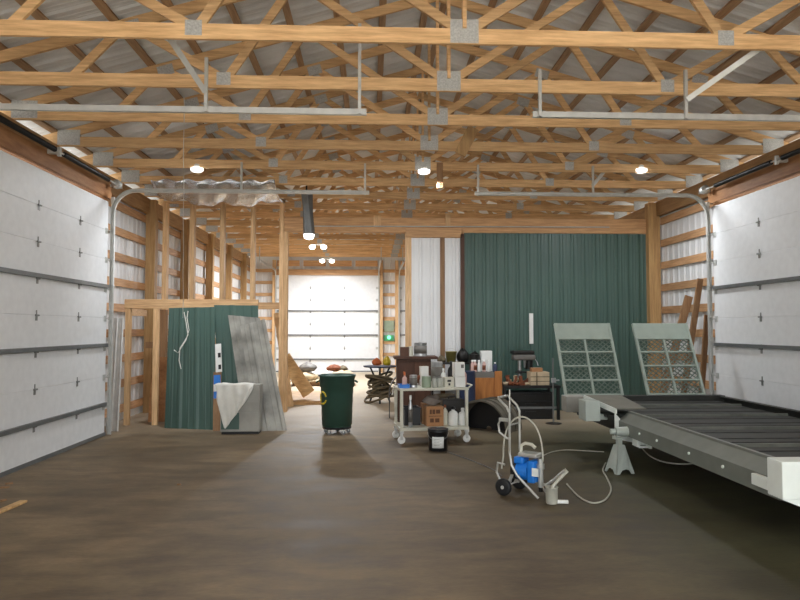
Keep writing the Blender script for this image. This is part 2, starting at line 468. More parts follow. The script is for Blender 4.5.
for sgn in (-1, 1):
    for i in range(10):
        u = .12 + i*.585
        if u > HALF+.4: continue
        z = ztop(u)+.062+.019
        c = Vector((CX+sgn*u, (Y0-.2+YB)/2, z))
        R = Matrix.Rotation(sgn*math.atan(SL), 3, 'Y')
        part('purlin', MB().box(c, (.089, YB-.0-Y0+.2, .036), rot=R), M['purlin'], RF)

# ------------------------------------------------------------------ trusses
def make_truss():
    r = thing('roof_truss', 'x', 'roof truss', (CX, 0, ZB), 0, 'roof trusses')
    part('bottom_chord', MB().bx(-HALF, HALF, -.019, .019, 0, .14), M['truss'], r)
    zt = lambda u: ztop(u)-ZB
    for s in (-1, 1):
        u1 = HALF+.32
        p = MB().bar((s*u1, 0, zt(u1)), (s*.008, 0, zt(0)), .037, .12, up=(0, 0, 1))
        part('top_chord', p, M['truss'], r)
        def web(a, c): part('web', MB().bar(a, c, .035, .089), M['truss'], r)
        web((s*.05, 0, .13), (s*1.66, 0, zt(1.66)-.02))
        web((s*2.40, 0, .13), (s*1.70, 0, zt(1.70)-.02))
        web((s*2.50, 0, .13), (s*3.46, 0, zt(3.46)-.02))
        web((s*4.05, 0, .11), (s*3.54, 0, zt(3.54)-.02))
        part('gusset_plate', MB().bx(s*2.45-.075, s*2.45+.075, -.0215, .0215, .03, .17), M['plate'], r)
        part('gusset_plate', MB().bx(s*(HALF-.22)-.16, s*(HALF-.22)+.16, -.0215, .0215, .02, .24), M['plate'], r)
        for u in (1.68, 3.45):
            part('gusset_plate', MB().box((s*u, 0, zt(u)-.04), (.2, .043, .13), rot=Matrix.Rotation(s*math.atan(SL), 3, 'Y')), M['plate'], r)
    part('web', MB().bar((0, 0, .14), (0, 0, zt(0)-.05), .035, .089), M['truss'], r)
    part('gusset_plate', MB().bx(-.13, .13, -.0215, .0215, .005, .225), M['plate'], r)
    return r
tr0 = make_truss()
TY = []
for k in range(-2, 16):
    Y = 5.92 + 1.215*k
    TY.append(Y)
    o = tr0 if k == -2 else copy_tree(tr0)
    o.location.y = Y
    if k < 0:
        o['label'] = 'pine roof truss overhead nearer than any in the photo, ' + ORD[-k-1] + ' before the nearest seen'
    elif k == 0:
        o['label'] = 'pine roof truss nearest the viewer, with a large zinc plate mid-chord'
    elif k == 15:
        o['label'] = 'pine roof truss closest to the far overhead doors'
    else:
        o['label'] = 'pine roof truss, ' + ORD[k] + ' from the nearest one towards the far doors'
CH = lambda k: 5.92 + 1.215*k

# carrier beams along the wall heads
for nm, x0, x1 in (('left', XL+.03, XL+.13), ('right', XR-.13, XR-.03)):
    single('carrier_beam', MB().bx(x0, x1, Y0, YB-.3, ZB-.3, ZB-.004), M['post2'],
           'brown beam under the truss ends along the head of the %s wall' % nm, 'beam')

# ------------------------------------------------------------------ overhead doors (local: x along width, y = into the room, z up)
def make_door(name, loc, rz, W, label, cols=None):
    r = struct_empty(name, loc, rz, label, 'overhead door')
    sh = DOORH/8
    for i in range(8):
        p = MB().bx(-W/2, W/2, -.045, 0, i*sh+.0003, (i+1)*sh-.0003)
        part('panel', p, M['door'], r, bevel=.005)
    for j in range(1, 8):
        z = j*sh
        if j % 2 == 1 and j < 7:       # reinforcing struts on three joints
            part('strut', MB().bx(-W/2+.03, W/2-.03, .001, .045, z+.004, z+.058), M['strut'], r, bevel=.004)
        n = max(2, int(round(W/1.17)))
        for x in (cols or [-W/2 + W*q/n for q in range(1, n)]):
            h = MB().bx(x-.024, x+.024, .001, .006, z-.07, z-.012).bx(x-.012, x+.012, .001, .006, z-.012, z+.06)
            h.tube([(x-.04, .014, z-.004), (x+.04, .014, z-.004)], .011, 8)
            part('hinge', h, M['hinge'], r)
        for s in (-1, 1):
            x = s*(W/2-.06)
            h = MB().bx(x-.045, x+.045, .001, .008, z-.06, z+.03).tube([(x, .03, z-.01), (x+s*.10, .03, z-.01)], .008, 8)
            h.tube([(x+s*.085, .03, z-.01), (x+s*.105, .03, z-.01)], .024, 10)
            part('roller_bracket', h, M['galv'], r)
    part('bottom_seal', MB().bx(-W/2, W/2, -.04, -.004, -.0, .004).bx(-W/2, W/2, .001, .02, .004, .05), M['strut'], r)
    return r
make_door('door_1', (DL, YJ-DW/2, .012), -PI/2, DW-.05, 'white sectional overhead door in the left wall', [-DW/2+1.02, -DW/2+2.2, -DW/2+3.2])
make_door('door_2', (DR, YJ-DW/2, .012), PI/2, DW-.05, 'white sectional overhead door in the right wall')
make_door('door_3', ((d3a+d3b)/2, YB-.14, .012), PI, d3b-d3a-.06, 'brightly lit white overhead door at the far end beyond the opening')
make_door('door_4', ((d4a+d4b)/2, YB-.14, .012), PI, d4b-d4a-.06, 'far overhead door mostly hidden behind the white partition')

# door tracks: U-shaped rail up the jamb, curving to run level into the room
def track(name, base, inward, side, L, label, hang=(), zt=3.86, group=None):
    """base: foot point, inward: unit vector into the room, side: unit vector along the wall to the open lip"""
    base, iv, sv = Vector(base), Vector(inward), Vector(side)
    r = thing(name, label, 'door track', base, 0, group)
    R = .36; pts = [Vector((0, 0, .02))]
    pts.append(Vector((0, 0, zt-R)))
    for i in range(1, 9):
        a = i/8*PI/2
        pts.append(Vector((0, 0, zt-R)) + iv*(R*(1-math.cos(a))) + Vector((0, 0, R*math.sin(a))))
    pts.append(Vector((0, 0, zt)) + iv*L)
    # C profile swept by hand
    def sweep(w0, w1, h0, h1):
        vs = []; fs = []
        for i, p in enumerate(pts):
            a = (pts[min(i+1, len(pts)-1)] - pts[max(i-1, 0)]).normalized()
            nn = sv.cross(a).normalized()
            for (x, y) in ((w0, h0), (w1, h0), (w1, h1), (w0, h1)):
                vs.append(p + sv*x + nn*y)
        n = len(pts)
        for i in range(n-1):
            for k in range(4): fs.append((i*4+k, i*4+(k+1) % 4, i*4+4+(k+1) % 4, i*4+4+k))
        fs.append((3, 2, 1, 0)); fs.append(tuple(n*4-4+k for k in range(4)))
        return vs, fs
    m = MB()
    m.add(*sweep(-.006, 0, -.028, .028)); m.add(*sweep(-.0055, .038, .024, .03)); m.add(*sweep(-.0055, .038, -.03, -.024))
    part('rail', m, M['galv'], r)
    m = MB().bar(Vector((0, 0, .05)) - sv*.03 - iv*.02, Vector((0, 0, zt-.1)) - sv*.03 - iv*.02, .05, .035)
    part('jamb_angle', m, M['galv'], r)
    for (a, top, slant) in hang:
        p = Vector((0, 0, zt)) + iv*a - sv*.02
        q = Vector((0, 0, top-base.z)) + iv*a - sv*.02
        m = MB().bar(p - Vector((0, 0, .03)), q, .032, .032)
        h = part('hanger', m, M['galv'], r)
        if slant:
            part('brace', MB().bar(p+Vector((0, 0, .16)) - sv*.03, q + Vector((0, 0, .1)) + iv*slant[0] + sv*slant[1] - sv*.03, .055, .008, up=(0, 1, 0)), M['galv'], h)
    return r
g = 'overhead door tracks'
k1, k2 = CH(1), CH(2)
track('door_track', (DL+.06, YJ+.02-.0, .0), (1, 0, 0), (0, -1, 0), 4.05, 'galvanised track at the far jamb of the left door, curving overhead', ((3.98, ZB+.06, None), (2.0, ZB+.06, None)), group=g)
track('door_track', (DL+.06, YJ-DW-.02, .0), (1, 0, 0), (0, 1, 0), 4.03, 'galvanised track overhead at the near side of the left door', ((3.96, ZB+.5, None), (2.42, ZB+.12, (-.3, -.5))), zt=3.88, group=g)
track('door_track', (DR-.06, YJ+.02, .0), (-1, 0, 0), (0, -1, 0), 3.86, 'galvanised track at the far jamb of the right door, curving overhead', ((3.8, ZB+.06, None), (1.9, ZB+.06, (-.4, -.3))), group=g)
track('door_track', (DR-.06, YJ-DW-.02, .0), (-1, 0, 0), (0, 1, 0), 3.88, 'galvanised track overhead at the near side of the right door', ((3.81, ZB+.06, None), (2.28, ZB+.08, (-.6, -.5))), zt=3.88, group=g)
track('door_track', (d3b-.01, YB-.2, 0), (0, -1, 0), (-1, 0, 0), 3.6, 'track at the right edge of the far bright door', ((3.5, ZB+.05, None),), group=g)
track('door_track', (d3a+.01, YB-.2, 0), (0, -1, 0), (1, 0, 0), 3.6, 'track at the left edge of the far bright door', ((3.5, ZB+.05, None),), group=g)
track('door_track', (d4a+.01, YB-.2, 0), (0, -1, 0), (1, 0, 0), 3.6, 'far track beside the white partition edge', ((3.5, ZB+.05, None),), group=g)
# door headers and torsion gear over the two near doors
for nm, X, sg in (('left', DL, 1), ('right', DR, -1)):
    o = single('door_header', MB().bx(X-sg*.13, X-sg*.02, YJ-DW-.25, YJ+.14, DOORH+.08, ZB-.32), M['osb'],
           'brown board header over the %s overhead door' % nm, 'header board')
    r = thing('torsion_spring', 'dark coiled torsion spring on a shaft over the %s overhead door' % nm, 'door spring', (X+sg*.12, YJ-DW/2, 3.95))
    part('shaft', MB().tube([(0, -DW/2-.05, 0), (0, DW/2+.12, 0)], .0125, 8), M['galv'], r)
    for a, c in ((-DW/2+.5, -.12), (.12, DW/2-.35)):
        pts = [(0, a+(c-a)*i/160, 0) for i in range(161)]
        part('spring', MB().tube(pts, [.03+.006*(i % 2) for i in range(161)], 10), M['blacksteel'], r)
    for y in (-DW/2+.08, DW/2-.02):
        part('drum', MB().lathe([(.02, -.03), (.07, -.03), (.05, -.015), (.05, .02), (.075, .03), (.02, .03)], (0, y, 0), 16, Matrix.Rotation(PI/2, 3, 'X')), M['galv'], r)
    part('centre_bracket', MB().bx(-.02, .02, -.02, .02, -.06, .06).bx(min(0, -sg*.14), max(0, -sg*.14), -.03, .03, -.03, .03), M['galv'], r)
    for y in (-DW/2-.02, DW/2+.09):
        part('end_bracket', MB().bx(-.045, .045, y-.004, y+.004, -.05, .05).bx(min(0, -sg*.14), max(0, -sg*.14), y-.02, y+.004, -.02, .02), M['galv'], r)

# ------------------------------------------------------------------ middle partition
xo = .76                       # right side of the opening
xp = -1.76                     # left opening post
# stud wall at left
r = thing('stud_wall', 'open pine stud wall between the left side wall and the opening', 'stud wall', (-3.0, YM, 0))
for x in (-4.14, -3.60, -3.0, -2.39):
    part('stud', MB().bx(x-.045, x+.045, YM-.07, YM+.07, .04, ZB-.08), M['stud'], r, world=True)
part('sill_plate', MB().bx(-4.2, xp-.09, YM-.07, YM+.07, 0, .038), M['stud'], r, world=True)
part('top_plate', MB().bx(-4.2, xp-.09, YM-.07, YM+.07, ZB-.08, ZB-.04), M['girtx'], r, world=True)
part('rail', MB().bx(-4.2, xp-.09, YM+.071, YM+.11, 2.06, 2.2), M['girtx'], r, world=True)
r = thing('opening_post', 'pine post of doubled boards left of the wide opening', 'post', (xp, YM, 0))
part('post_board', MB().bx(xp-.09, xp-.005, YM-.09, YM+.09, 0, ZB-.04), M['stud'], r, world=True)
part('post_board', MB().bx(xp-.003, xp+.075, YM-.08, YM+.08, 0, 3.63), M['stud'], r, world=True)
single('opening_post', MB().bx(xo-.06, xo+.06, YM-.09, YM+.09, 0, 3.63), M['stud'], 'pine post right of the opening, at the edge of the white panels', 'post')
r = thing('header_beam', 'long pine header beam across the opening and over the green panels', 'beam', (2.0, YM, 3.635))
part('beam_board', MB().bx(xp+.0, XR-.3, YM-.08, YM-.04, 3.635, 3.93), M['header'], r, world=True)
part('beam_board', MB().bx(xp+.08, XR-.31, YM-.035, YM+.08, 3.635, 3.90), M['header'], r, world=True)
part('ledger', MB().bx(xo-.06, 1.86, YM-.12, YM-.082, 3.53, 3.72), M['header'], r, world=True)
part('blocking', MB().bx(1.52, 1.62, YM-.1, YM-.082, 3.7, 4.0), M['stud'], r, world=True)
part('blocking', MB().bx(.05, .2, YM-.1, YM-.082, 3.76, 3.97), M['stud'], r, world=True)
part('conduit', MB().tube([(xp+.5, YM-.1, 3.74), (1.4, YM-.135, 3.745), (4.9, YM-.135, 3.755)], .012, 8), M['galv'], r, world=True)
# steel panels on the partition
b = MB(); b.ribbed((xo+.06, YM-.06, 0), (1, 0, 0), (0, 0, 1), (0, -1, 0), 1.86-xo-.08, 3.52)
wm = struct('wall_middle', b, M['whitesteel'], 'white ribbed steel panels between the opening and the green panels', 'wall')
part('trim_board', MB().bx(1.405, 1.50, YM-.10, YM-.084, 0, 3.52), M['oldwood'], wm)
part('trim_board', MB().bx(1.82, 1.90, YM-.12, YM-.084, 0, 3.60), M['darkwood'], wm)
b = MB(); b.ribbed((1.90, YM-.062, 0), (1, 0, 0), (0, 0, 1), (0, -1, 0), XR-.31-1.90, 3.625)
wg = struct('wall_green', b, M['greensteel'], 'dark green ribbed steel partition wall right of the opening', 'wall')
part('white_strip', MB().bx(3.23, 3.31, YM-.10, YM-.083, 1.36, 1.98), M['white'], wg, label='white plastic strip')
b = MB()
for k in range(0, 6):
    pass
# upper diagonal boards nailed up among the trusses
def board(name, p, q, w, h, mat, label, cat='board', up=(0, 0, 1), group=None):
    return single(name, MB().bar(p, q, w, h, up), mat, label, cat, group=group, bevel=.003)
board('brace_board', (1.30, CH(3)-.0385, 4.22), (1.50, CH(3)-.0385, 4.62), .036, .17, M['post'], 'wide grey board brace nailed at an angle across the fourth truss', up=(1, 0, 0))
board('brace_board', (1.13, CH(4)-.038, 3.98), (1.13, CH(4)-.038, 4.40), .1, .036, M['oldwood'], 'short upright brown block nailed to the fifth truss', up=(0, 1, 0))

# ------------------------------------------------------------------ left: rack frame and leaning sheets
YF = 11.72
r = thing('lumber_rack', 'low pine stud frame with a double top beam behind the green sheets', 'frame', (-3.2, YF, 0))
part('top_beam', MB().bx(-4.28, -1.98, YF-.06, YF-.02, 2.02, 2.18), M['girtx'], r, world=True)
part('top_beam', MB().bx(-4.28, -1.98, YF-.018, YF+.022, 2.02, 2.17), M['girtx'], r, world=True)
for x in (-4.22, -3.74, -2.6, -2.04):
    part('stud', MB().bx(x-.045, x+.045, YF-.055, YF+.02, 0, 2.018), M['stud'], r, world=True)
part('back_post', MB().bx(-3.98, -3.83, 12.5, 12.64, 0, 2.02), M['oldwood'], r, world=True)
part('cross_rail', MB().bx(-4.24, -2.0, 12.64, 12.68, 1.3, 1.42), M['oldwood'], r, world=True)
part('end_rail', MB().bx(-4.26, -4.22, YF+.024, 12.64, 1.9, 2.018), M['girtx'], r, world=True)
def lean_sheet(name, pbl, pbr, ptr, ptl, mat, label, cat='metal sheet', pitch=.30, rib=.014, cut=None, group=None):
    """ribbed sheet through four corners; ribs run bottom to top"""
    pbl, pbr, ptr, ptl = map(Vector, (pbl, pbr, ptr, ptl))
    W = (pbr-pbl).length; n = max(2, int(round(W/pitch)))
    nrm = (pbr-pbl).cross(ptl-pbl).normalized()
    if nrm.y > 0: nrm = -nrm
    pr = []
    for k in range(n):
        for a, h in ((0, 0), (.3, 0), (.33, .25), (.39, .25), (.42, 0), (.66, 0), (.76, 1), (.88, 1)):
            pr.append(((k+a)/n, h*rib))
    pr.append((1, 0))
    vs = []; fs = []
    for a, h in pr:
        lo = pbl.lerp(pbr, a); hi = ptl.lerp(ptr, a)
        vs += [lo+nrm*h, hi+nrm*h]
    for i in range(len(pr)-1): fs.append((2*i, 2*i+2, 2*i+3, 2*i+1))
    m = len(vs); vs += [v - nrm*.0015 for v in vs]; fs += [tuple(m+j for j in reversed(f)) for f in fs]
    q = len(pr)-1
    for i in range(q):
        fs.append((2*i, m+2*i, m+2*i+2, 2*i+2)); fs.append((2*i+1, 2*i+3, m+2*i+3, m+2*i+1))
    fs.append((0, 1, m+1, m)); fs.append((2*q, m+2*q, m+2*q+1, 2*q+1))
    return single(name, MB().add(vs, fs), mat, label, cat, group=group)
gs = 'loose metal sheets leaning on the rack'
lean_sheet('metal_sheet', fl(164.5, 428), fl(216, 430), at(215, 307, 11.6), at(169, 308, 11.6), M['greensteel'], 'dark green ribbed sheet, leftmost in front of the rack, with white rope on it', group=gs)
lean_sheet('metal_sheet', (-2.53, 11.28, 0), (-1.84, 11.28, 0), at(258, 305.5, 11.63), at(214, 305, 11.63), M['greensteel'], 'dark green ribbed sheet, the one behind the white draped rag', group=gs)
lean_sheet('metal_sheet', (-2.06, 11.02, .002), (-1.50, 11.05, .002), at(260, 318, 11.50), at(228, 315, 11.45), M['dirtysheet'], 'weathered grey ribbed sheet leaning at a slant, on the green one', group=gs)
lean_sheet('metal_sheet', (-1.86, 10.93, .002), (-1.37, 10.96, .002), at(265, 319, 11.45), at(240, 326, 11.36), M['dirtysheet'], 'front grey sheet with the slanted right edge, left of the opening', group=gs)
lean_sheet('metal_sheet', (-4.32, 11.05, .002), (-4.10, 11.0, .002), at(124, 318, 11.5), at(113, 318, 11.5), M['galv'], 'narrow grey sheet standing beside the left door track', group=gs)
# brown boards standing inside the rack
board('plywood_offcut', (-3.84, 12.1, 0), (-3.84, 12.3, 1.15), .30, .02, M['osb'], 'reddish brown plywood offcut standing inside the rack', up=(0, 1, 0))
board('plywood_offcut', (-3.05, 12.3, 0), (-3.05, 12.5, 1.5), .4, .02, M['ply'], 'pale plywood offcut standing in the rack behind the stud', up=(0, 1, 0))
# crate items on the rack's inner side
single('storage_box', MB().bx(-3.62, -3.25, 11.95, 12.15, 0, .55), M['darkwood'], 'dark box on the floor inside the rack', 'box', bevel=.004)
# board offcut with the blue tin
r = thing('board_offcut', 'short upright board leaning at the green sheet edge, blue band on it', 'board', (-2.62, 10.92, 0))
p0 = fl(217, 431); p1 = at(217.5, 372, 11.15)
part('board', MB().bar(p0, p1, .125, .035, up=(0, 1, 0)), M['oldwood'], r, world=True)
q0 = p0.lerp(p1, .55)+Vector((0, -.02, 0)); q1 = p0.lerp(p1, .95)+Vector((0, -.02, 0))
part('blue_label', MB().bar(q0, q1, .11, .006, up=(0, 1, 0)), M['blue'], r, world=True, label='blue paper label')
part('white_stripe', MB().bar(q0.lerp(q1, .3)+Vector((0, -.005, 0)), q0.lerp(q1, .6)+Vector((0, -.005, 0)), .112, .006, up=(0, 1, 0)), M['paper'], r, world=True, label='white band with print')
r = thing('metal_bracket', 'pale metal bracket strip with dark slots leaning above the board', 'bracket', at(219, 372, 11.1))
pa, pb = at(219, 372, 11.12), at(218, 344, 11.25)
part('strip', MB().bar(pa, pb, .10, .012, up=(0, 1, 0)), M['white'], r, world=True)
for f_ in (.1, .52): part('slot', MB().bar(pa.lerp(pb, f_)+Vector((.018, -.01, 0)), pa.lerp(pb, f_+.16)+Vector((.018, -.01, 0)), .045, .006, up=(0, 1, 0)), M['black'], r, world=True)
# draped rag on a box in front of the sheets
r = thing('metal_cabinet', 'grey metal cabinet on the floor half under the white rag', 'cabinet', (-2.08, 10.78, 0))
part('body', MB().bx(-2.38, -1.76, 10.62, 10.9, .04, .78), M['greysheet'], r, world=True, bevel=.006)
part('door', MB().bx(-2.36, -2.08, 10.608, 10.619, .08, .34), M['greensteel'], r, world=True, label='green lower door')
part('door', MB().bx(-2.06, -1.78, 10.608, 10.619, .08, .34), M['greysheet'], r, world=True)
part('drawer', MB().bx(-2.36, -1.78, 10.608, 10.619, .37, .52), M['greysheet'], r, world=True)
part('foot_rail', MB().bx(-2.36, -1.78, 10.64, 10.88, 0, .04), M['dark'], r, world=True)
# the rag: a cloth over the cabinet's top edge, its lower edge running from a long tail up to the far corner
vs = []; fs = []; NU, NV = 30, 30
for j in range(NV+1):
    v = j/NV
    for i in range(NU+1):
        u = i/NU
        x = -2.46 + .60*u
        hang = .74*(1-u)**.75*(1-.45*max(0, .12-u)/.12) + .04
        if v < .2:
            y = 10.80 - v/.2*.20; z = .797 + .008*math.sin(u*11+v*7)
            if u < .13: z = .797
        else:
            d_ = (v-.2)/.8
            y = 10.583 - .022*(1+math.sin(u*22+1.2*d_))*min(1, d_*2.5); z = .795 - d_*hang
            x += .09*d_*(1-u) + .012*math.sin(d_*8+u*5)
        vs.append((x, y, z))
for j in range(NV):
    for i in range(NU):
        a = j*(NU+1)+i; fs.append((a, a+1, a+NU+2, a+NU+1))
o = single('rag', MB().add(vs, fs, True), M['cloth'], 'white cloth rag draped over the grey cabinet, hanging to a tail', 'cloth')
sm = o.modifiers.new('thick', 'SOLIDIFY'); sm.thickness = .008
# rope from the truss down to a tangle on the green sheet
pts = [at(184, 92, CH(1)+.1)]
pe = at(183, 318, 11.30)
for i in range(1, 25): pts.append(pts[0].lerp(pe, i/24) + Vector((.004*math.sin(i), 0, 0)))
single('pull_rope', MB().tube(pts, .004, 6), M['rope'], 'thin white pull rope hanging from the overhead truss to the green sheet', 'rope')
m = MB()
path = [(184, 312), (186, 322), (188, 335), (184, 342), (180, 348), (179, 360), (181, 369)]
m.tube([at(a, c, 11.44-.0044*(c-306)) for a, c in path], .008, 6)
path = [(188, 311), (187, 318), (189, 330), (186, 340), (178, 353), (174, 350)]
m.tube([at(a, c, 11.43-.0044*(c-306)) for a, c in path], .007, 6)
single('rope_tangle', m, M['rope'], 'loose white rope end hanging over the leftmost green sheet', 'rope')

# ------------------------------------------------------------------ green bin on a dolly
bx, by = fl(336, 436).x, fl(336, 436).y + .27
r = thing('bin_dolly', 'round black bin dolly with small casters under the green bin', 'dolly', (bx, by, 0))
part('deck', MB().lathe([(.02, .085), (.23, .085), (.235, .10), (.22, .115), (.02, .115)], n=28), M['black'], r)
for i in range(5):
    a = i*2*PI/5+.3; cx_, cy_ = .19*math.cos(a), .19*math.sin(a)
    c = part('caster', MB().lathe([(.03, -.012), (.034, 0), (.03, .012)], (cx_, cy_, .034), 14, Matrix.Rotation(PI/2, 3, 'X')), M['strut'], r)
    part('fork', MB().bx(cx_-.014, cx_+.014, cy_-.02, cy_+.02, .055, .086).bx(cx_-.01, cx_+.01, cy_-.018, cy_-.014, .03, .06).bx(cx_-.01, cx_+.01, cy_+.014, cy_+.018, .03, .06), M['galv'], c)
r = thing('trash_bin', 'big dark green round plastic bin standing in the opening', 'trash bin', (bx, by, .117))
H = .82
prof = [(.0, 0), (.225, 0), (.235, .015), (.252, .45), (.262, H-.20), (.275, H-.195), (.284, H-.03), (.298, H-.025), (.302, H-.008), (.296, H), (.274, H), (.262, H-.1), (.24, .03), (0, .025)]
part('tub', MB().lathe(prof, n=36, cap=False), M['canbin'], r)
for s in (-1, 1):
    part('handle', MB().tube([(s*.284, -.07, H-.10), (s*.325, -.06, H-.12), (s*.325, .06, H-.12), (s*.284, .07, H-.10)], .012, 8), M['canbin'], r)
# yellow three-arrow-like mark: ring of short bars on the tub's left front
m = MB()
for i in range(6):
    if i % 2: continue
    pass
def on_tub(a, z, rr=.262): return Vector((rr*math.cos(a), rr*math.sin(a), z))
ca, cz = PI+.55, .46
for i in range(3):
    t0 = i*2*PI/3+.25; t1 = t0+1.5
    q = [on_tub(ca + .36*math.cos(t0+(t1-t0)*j/4), cz + .095*math.sin(t0+(t1-t0)*j/4), .2585) for j in range(5)]
    m.tube(q, .014, 6)
part('yellow_mark', m, M['yellow'], r, label='yellow ring-shaped printed mark')

# ------------------------------------------------------------------ utility cart
CA = fl(401.5, 444); CYAW = math.radians(7)
r = thing('utility_cart', 'cream two-shelf utility cart on casters loaded with paint supplies', 'cart', (CA.x, CA.y, 0), CYAW)
CW, CDp, CT = .975, .52, .80
part('top_shelf', MB().bx(-.03, CW+.03, -.03, CDp+.03, CT-.035, CT), M['cart'], r, bevel=.006)
part('bottom_shelf', MB().bx(-.03, CW+.03, -.03, CDp+.03, .185, .235), M['cart'], r, bevel=.006)
for x in (0, CW):
    for y in (0, CDp):
        part('leg', MB().bx(x-.022, x+.022, y-.022, y+.022, .236, CT-.036), M['cart'], r, bevel=.004)
        c = part('caster', MB().lathe([(.045, -.014), (.056, -.01), (.056, .01), (.045, .014)], (x, y, .0565), 18, Matrix.Rotation(PI/2, 3, 'X')), M['white'], r)
        part('fork', MB().bx(x-.03, x+.03, y-.03, y+.03, .155, .184).bx(x-.02, x+.02, y-.026, y-.021, .06, .16).bx(x-.02, x+.02, y+.021, y+.026, .06, .16), M['galv'], c)
part('push_handle', MB().tube([(CW+.03, .06, CT-.02), (CW+.10, .06, CT+.03), (CW+.10, CDp-.06, CT+.03), (CW+.03, CDp-.06, CT-.02)], .013, 8), M['cart'], r)
Rz = Matrix.Rotation(CYAW, 3, 'Z')
def cw(x, y, z): return Vector((CA.x, CA.y, 0)) + Rz @ Vector((x, y, z))
# generic containers
def can(name, loc, rad, h, body, label, lid=None, band=None, cat='can', group=None, handle=False):
    r = thing(name, label, cat, loc, random.uniform(0, 6), group)
    part('body', MB().lathe([(0, 0), (rad, 0), (rad, .006), (rad*.985, .01), (rad*.985, h-.01), (rad, h-.006), (rad, h)], n=22), body, r)
    part('lid', MB().lathe([(rad*.92, h+.0005), (rad*.92, h+.004), (rad*.7, h+.002), (0, h+.002)], n=22), lid or M['silver'], r)
    if band: part('label_band', MB().lathe([(rad*.99, h*.2), (rad*.992, h*.2), (rad*.992, h*.8), (rad*.99, h*.8)], n=22), band, r)
    if handle: part('bail_handle', MB().tube([(rad*math.cos(a), rad*.2, h*.75+rad*.6*math.sin(a)) for a in [i*PI/10 for i in range(11)]], .003, 6), M['galv'], r)
    return r
def bottle(name, loc, rad, h, body, label, capm, neck=.35, cat='bottle', group=None, trigger=False, band=None):
    r = thing(name, label, cat, loc, random.uniform(0, 6), group)
    part('body', MB().lathe([(0, 0), (rad*.96, 0), (rad, .01), (rad, h*.62), (rad*.8, h*.72), (rad*neck, h*.80), (rad*neck, h*.88)], n=20), body, r)
    c = part('cap', MB().lathe([(rad*neck*1.2, h*.86), (rad*neck*1.2, h), (0, h)], n=16), capm, r)
    if trigger:
        part('trigger', MB().bx(-rad*.35, rad*1.0, -rad*.22, rad*.22, h*.98, h*1.13).bx(rad*.5, rad*.62, -rad*.12, rad*.12, h*.8, h), capm, c)
    if band: part('label_band', MB().lathe([(rad*1.005, h*.15), (rad*1.01, h*.15), (rad*1.01, h*.55), (rad*1.005, h*.55)], n=20), band, r)
    return r
def carton(name, loc, d, mat, label, rz=0, cat='box', group=None, flap=True, printed=None):
    r = thing(name, label, cat, loc, rz, group)
    part('body', MB().bx(-d[0]/2, d[0]/2, -d[1]/2, d[1]/2, 0, d[2]), mat, r, bevel=.003)
    if flap:
        part('tape', MB().bx(-d[0]/2+.002, d[0]/2-.002, -.018, .018, d[2]+.0003, d[2]+.0015), M['tan'], r)
    if printed:
        for (x0, x1, z0, z1) in printed[0]:
            part('print', MB().bx(d[0]*(x0-.5), d[0]*(x1-.5), -d[1]/2-.002, -d[1]/2-.0003, d[2]*z0, d[2]*z1), printed[1], r)
    return r
gt = 'supplies on the cart top'
T = CT+.0005
def ctop(px, y): # cart-local x for a photo column at depth y
    best = None
    for i in range(400):
        x = -.1 + i*.003
        w = cw(x, y, T)
        d = w - Vector((0, 0, CAMZ)); c = 400 + F*d.dot(rgt)/d.dot(fwd)
        if best is None or abs(c-px) < best[0]: best = (abs(c-px), x)
    return best[1]
def on_cart(px, y, z=T): return cw(ctop(px, y), y, z)
o = thing('tray', 'blue plastic tray at the left end of the cart top', 'tray', on_cart(403.5, .12), CYAW, gt)
part('base', MB().bx(-.075, .075, -.09, .09, 0, .008), M['blue'], o)
for a in ((-.075, -.067, -.09, .09), (.067, .075, -.09, .09), (-.066, .066, -.09, -.082), (-.066, .066, .082, .09)):
    part('rim', MB().bx(a[0], a[1], a[2], a[3], .0085, .055), M['blue'], o)
bottle('spray_bottle', on_cart(404.5, .11, T+.009), .036, .20, M['pinkcan'], 'pale pink bottle with orange trigger in the blue tray', M['orange'], trigger=True, group=gt)
can('paint_can', on_cart(413.5, .14), .058, .18, M['silver'], 'silver can next to the blue tray on the cart', band=M['greyboard'], group=gt)
r = thing('hand_drill', 'orange-brown hand tool lying on the cart behind the silver can', 'tool', on_cart(417, .36, T+.026), CYAW, gt)
part('body', MB().tube([(-.08, 0, .05), (.07, 0, .12)], [.04, .032], 12), M['rust'], r)
part('grip', MB().bar((-.05, 0, .055), (-.075, 0, -.0), .045, .05), M['orange'], r)
carton('carton', on_cart(424, .33), (.12, .12, .30), M['white'], 'tall white carton behind the pale green can on the cart', CYAW, group=gt)
can('paint_can', on_cart(426.5, .13), .070, .165, M['greencan'], 'pale green can in the middle of the cart front', group=gt)
can('paint_can', on_cart(437, .38), .092, .36, M['silver'], 'tall silver drum at the cart back', band=M['greyboard'], group=gt, handle=True)
for i, (px, y, lb) in enumerate(((434.5, .07, 'cloudy jar right beside the pale green can'), (439.5, .08, 'cloudy jar next to the white box with a black mark'))):
    r = thing('jar', lb, 'jar', on_cart(px, y), 0, gt)
    part('glass', MB().lathe([(0, 0), (.036, 0), (.038, .01), (.038, .12), (.03, .138)], n=18), M['clear'], r)
    part('lid', MB().lathe([(.034, .1385), (.034, .158), (0, .158)], n=18), M['greyboard'], r)
bottle('bottle', on_cart(443.5, .24), .04, .27, M['white'], 'small white bottle in front of the tall silver drum', M['white'], group=gt)
r = carton('carton', on_cart(448.5, .10), (.14, .11, .15), M['cart'], 'low cream box with black square mark on the cart', CYAW, group=gt, printed=(((.3, .7, .55, .75), (.4, .62, .2, .42)), M['black']))
carton('carton', on_cart(459, .14), (.155, .16, .155), M['white'], 'lower white carton stacked at the right of the cart', CYAW, group=gt)
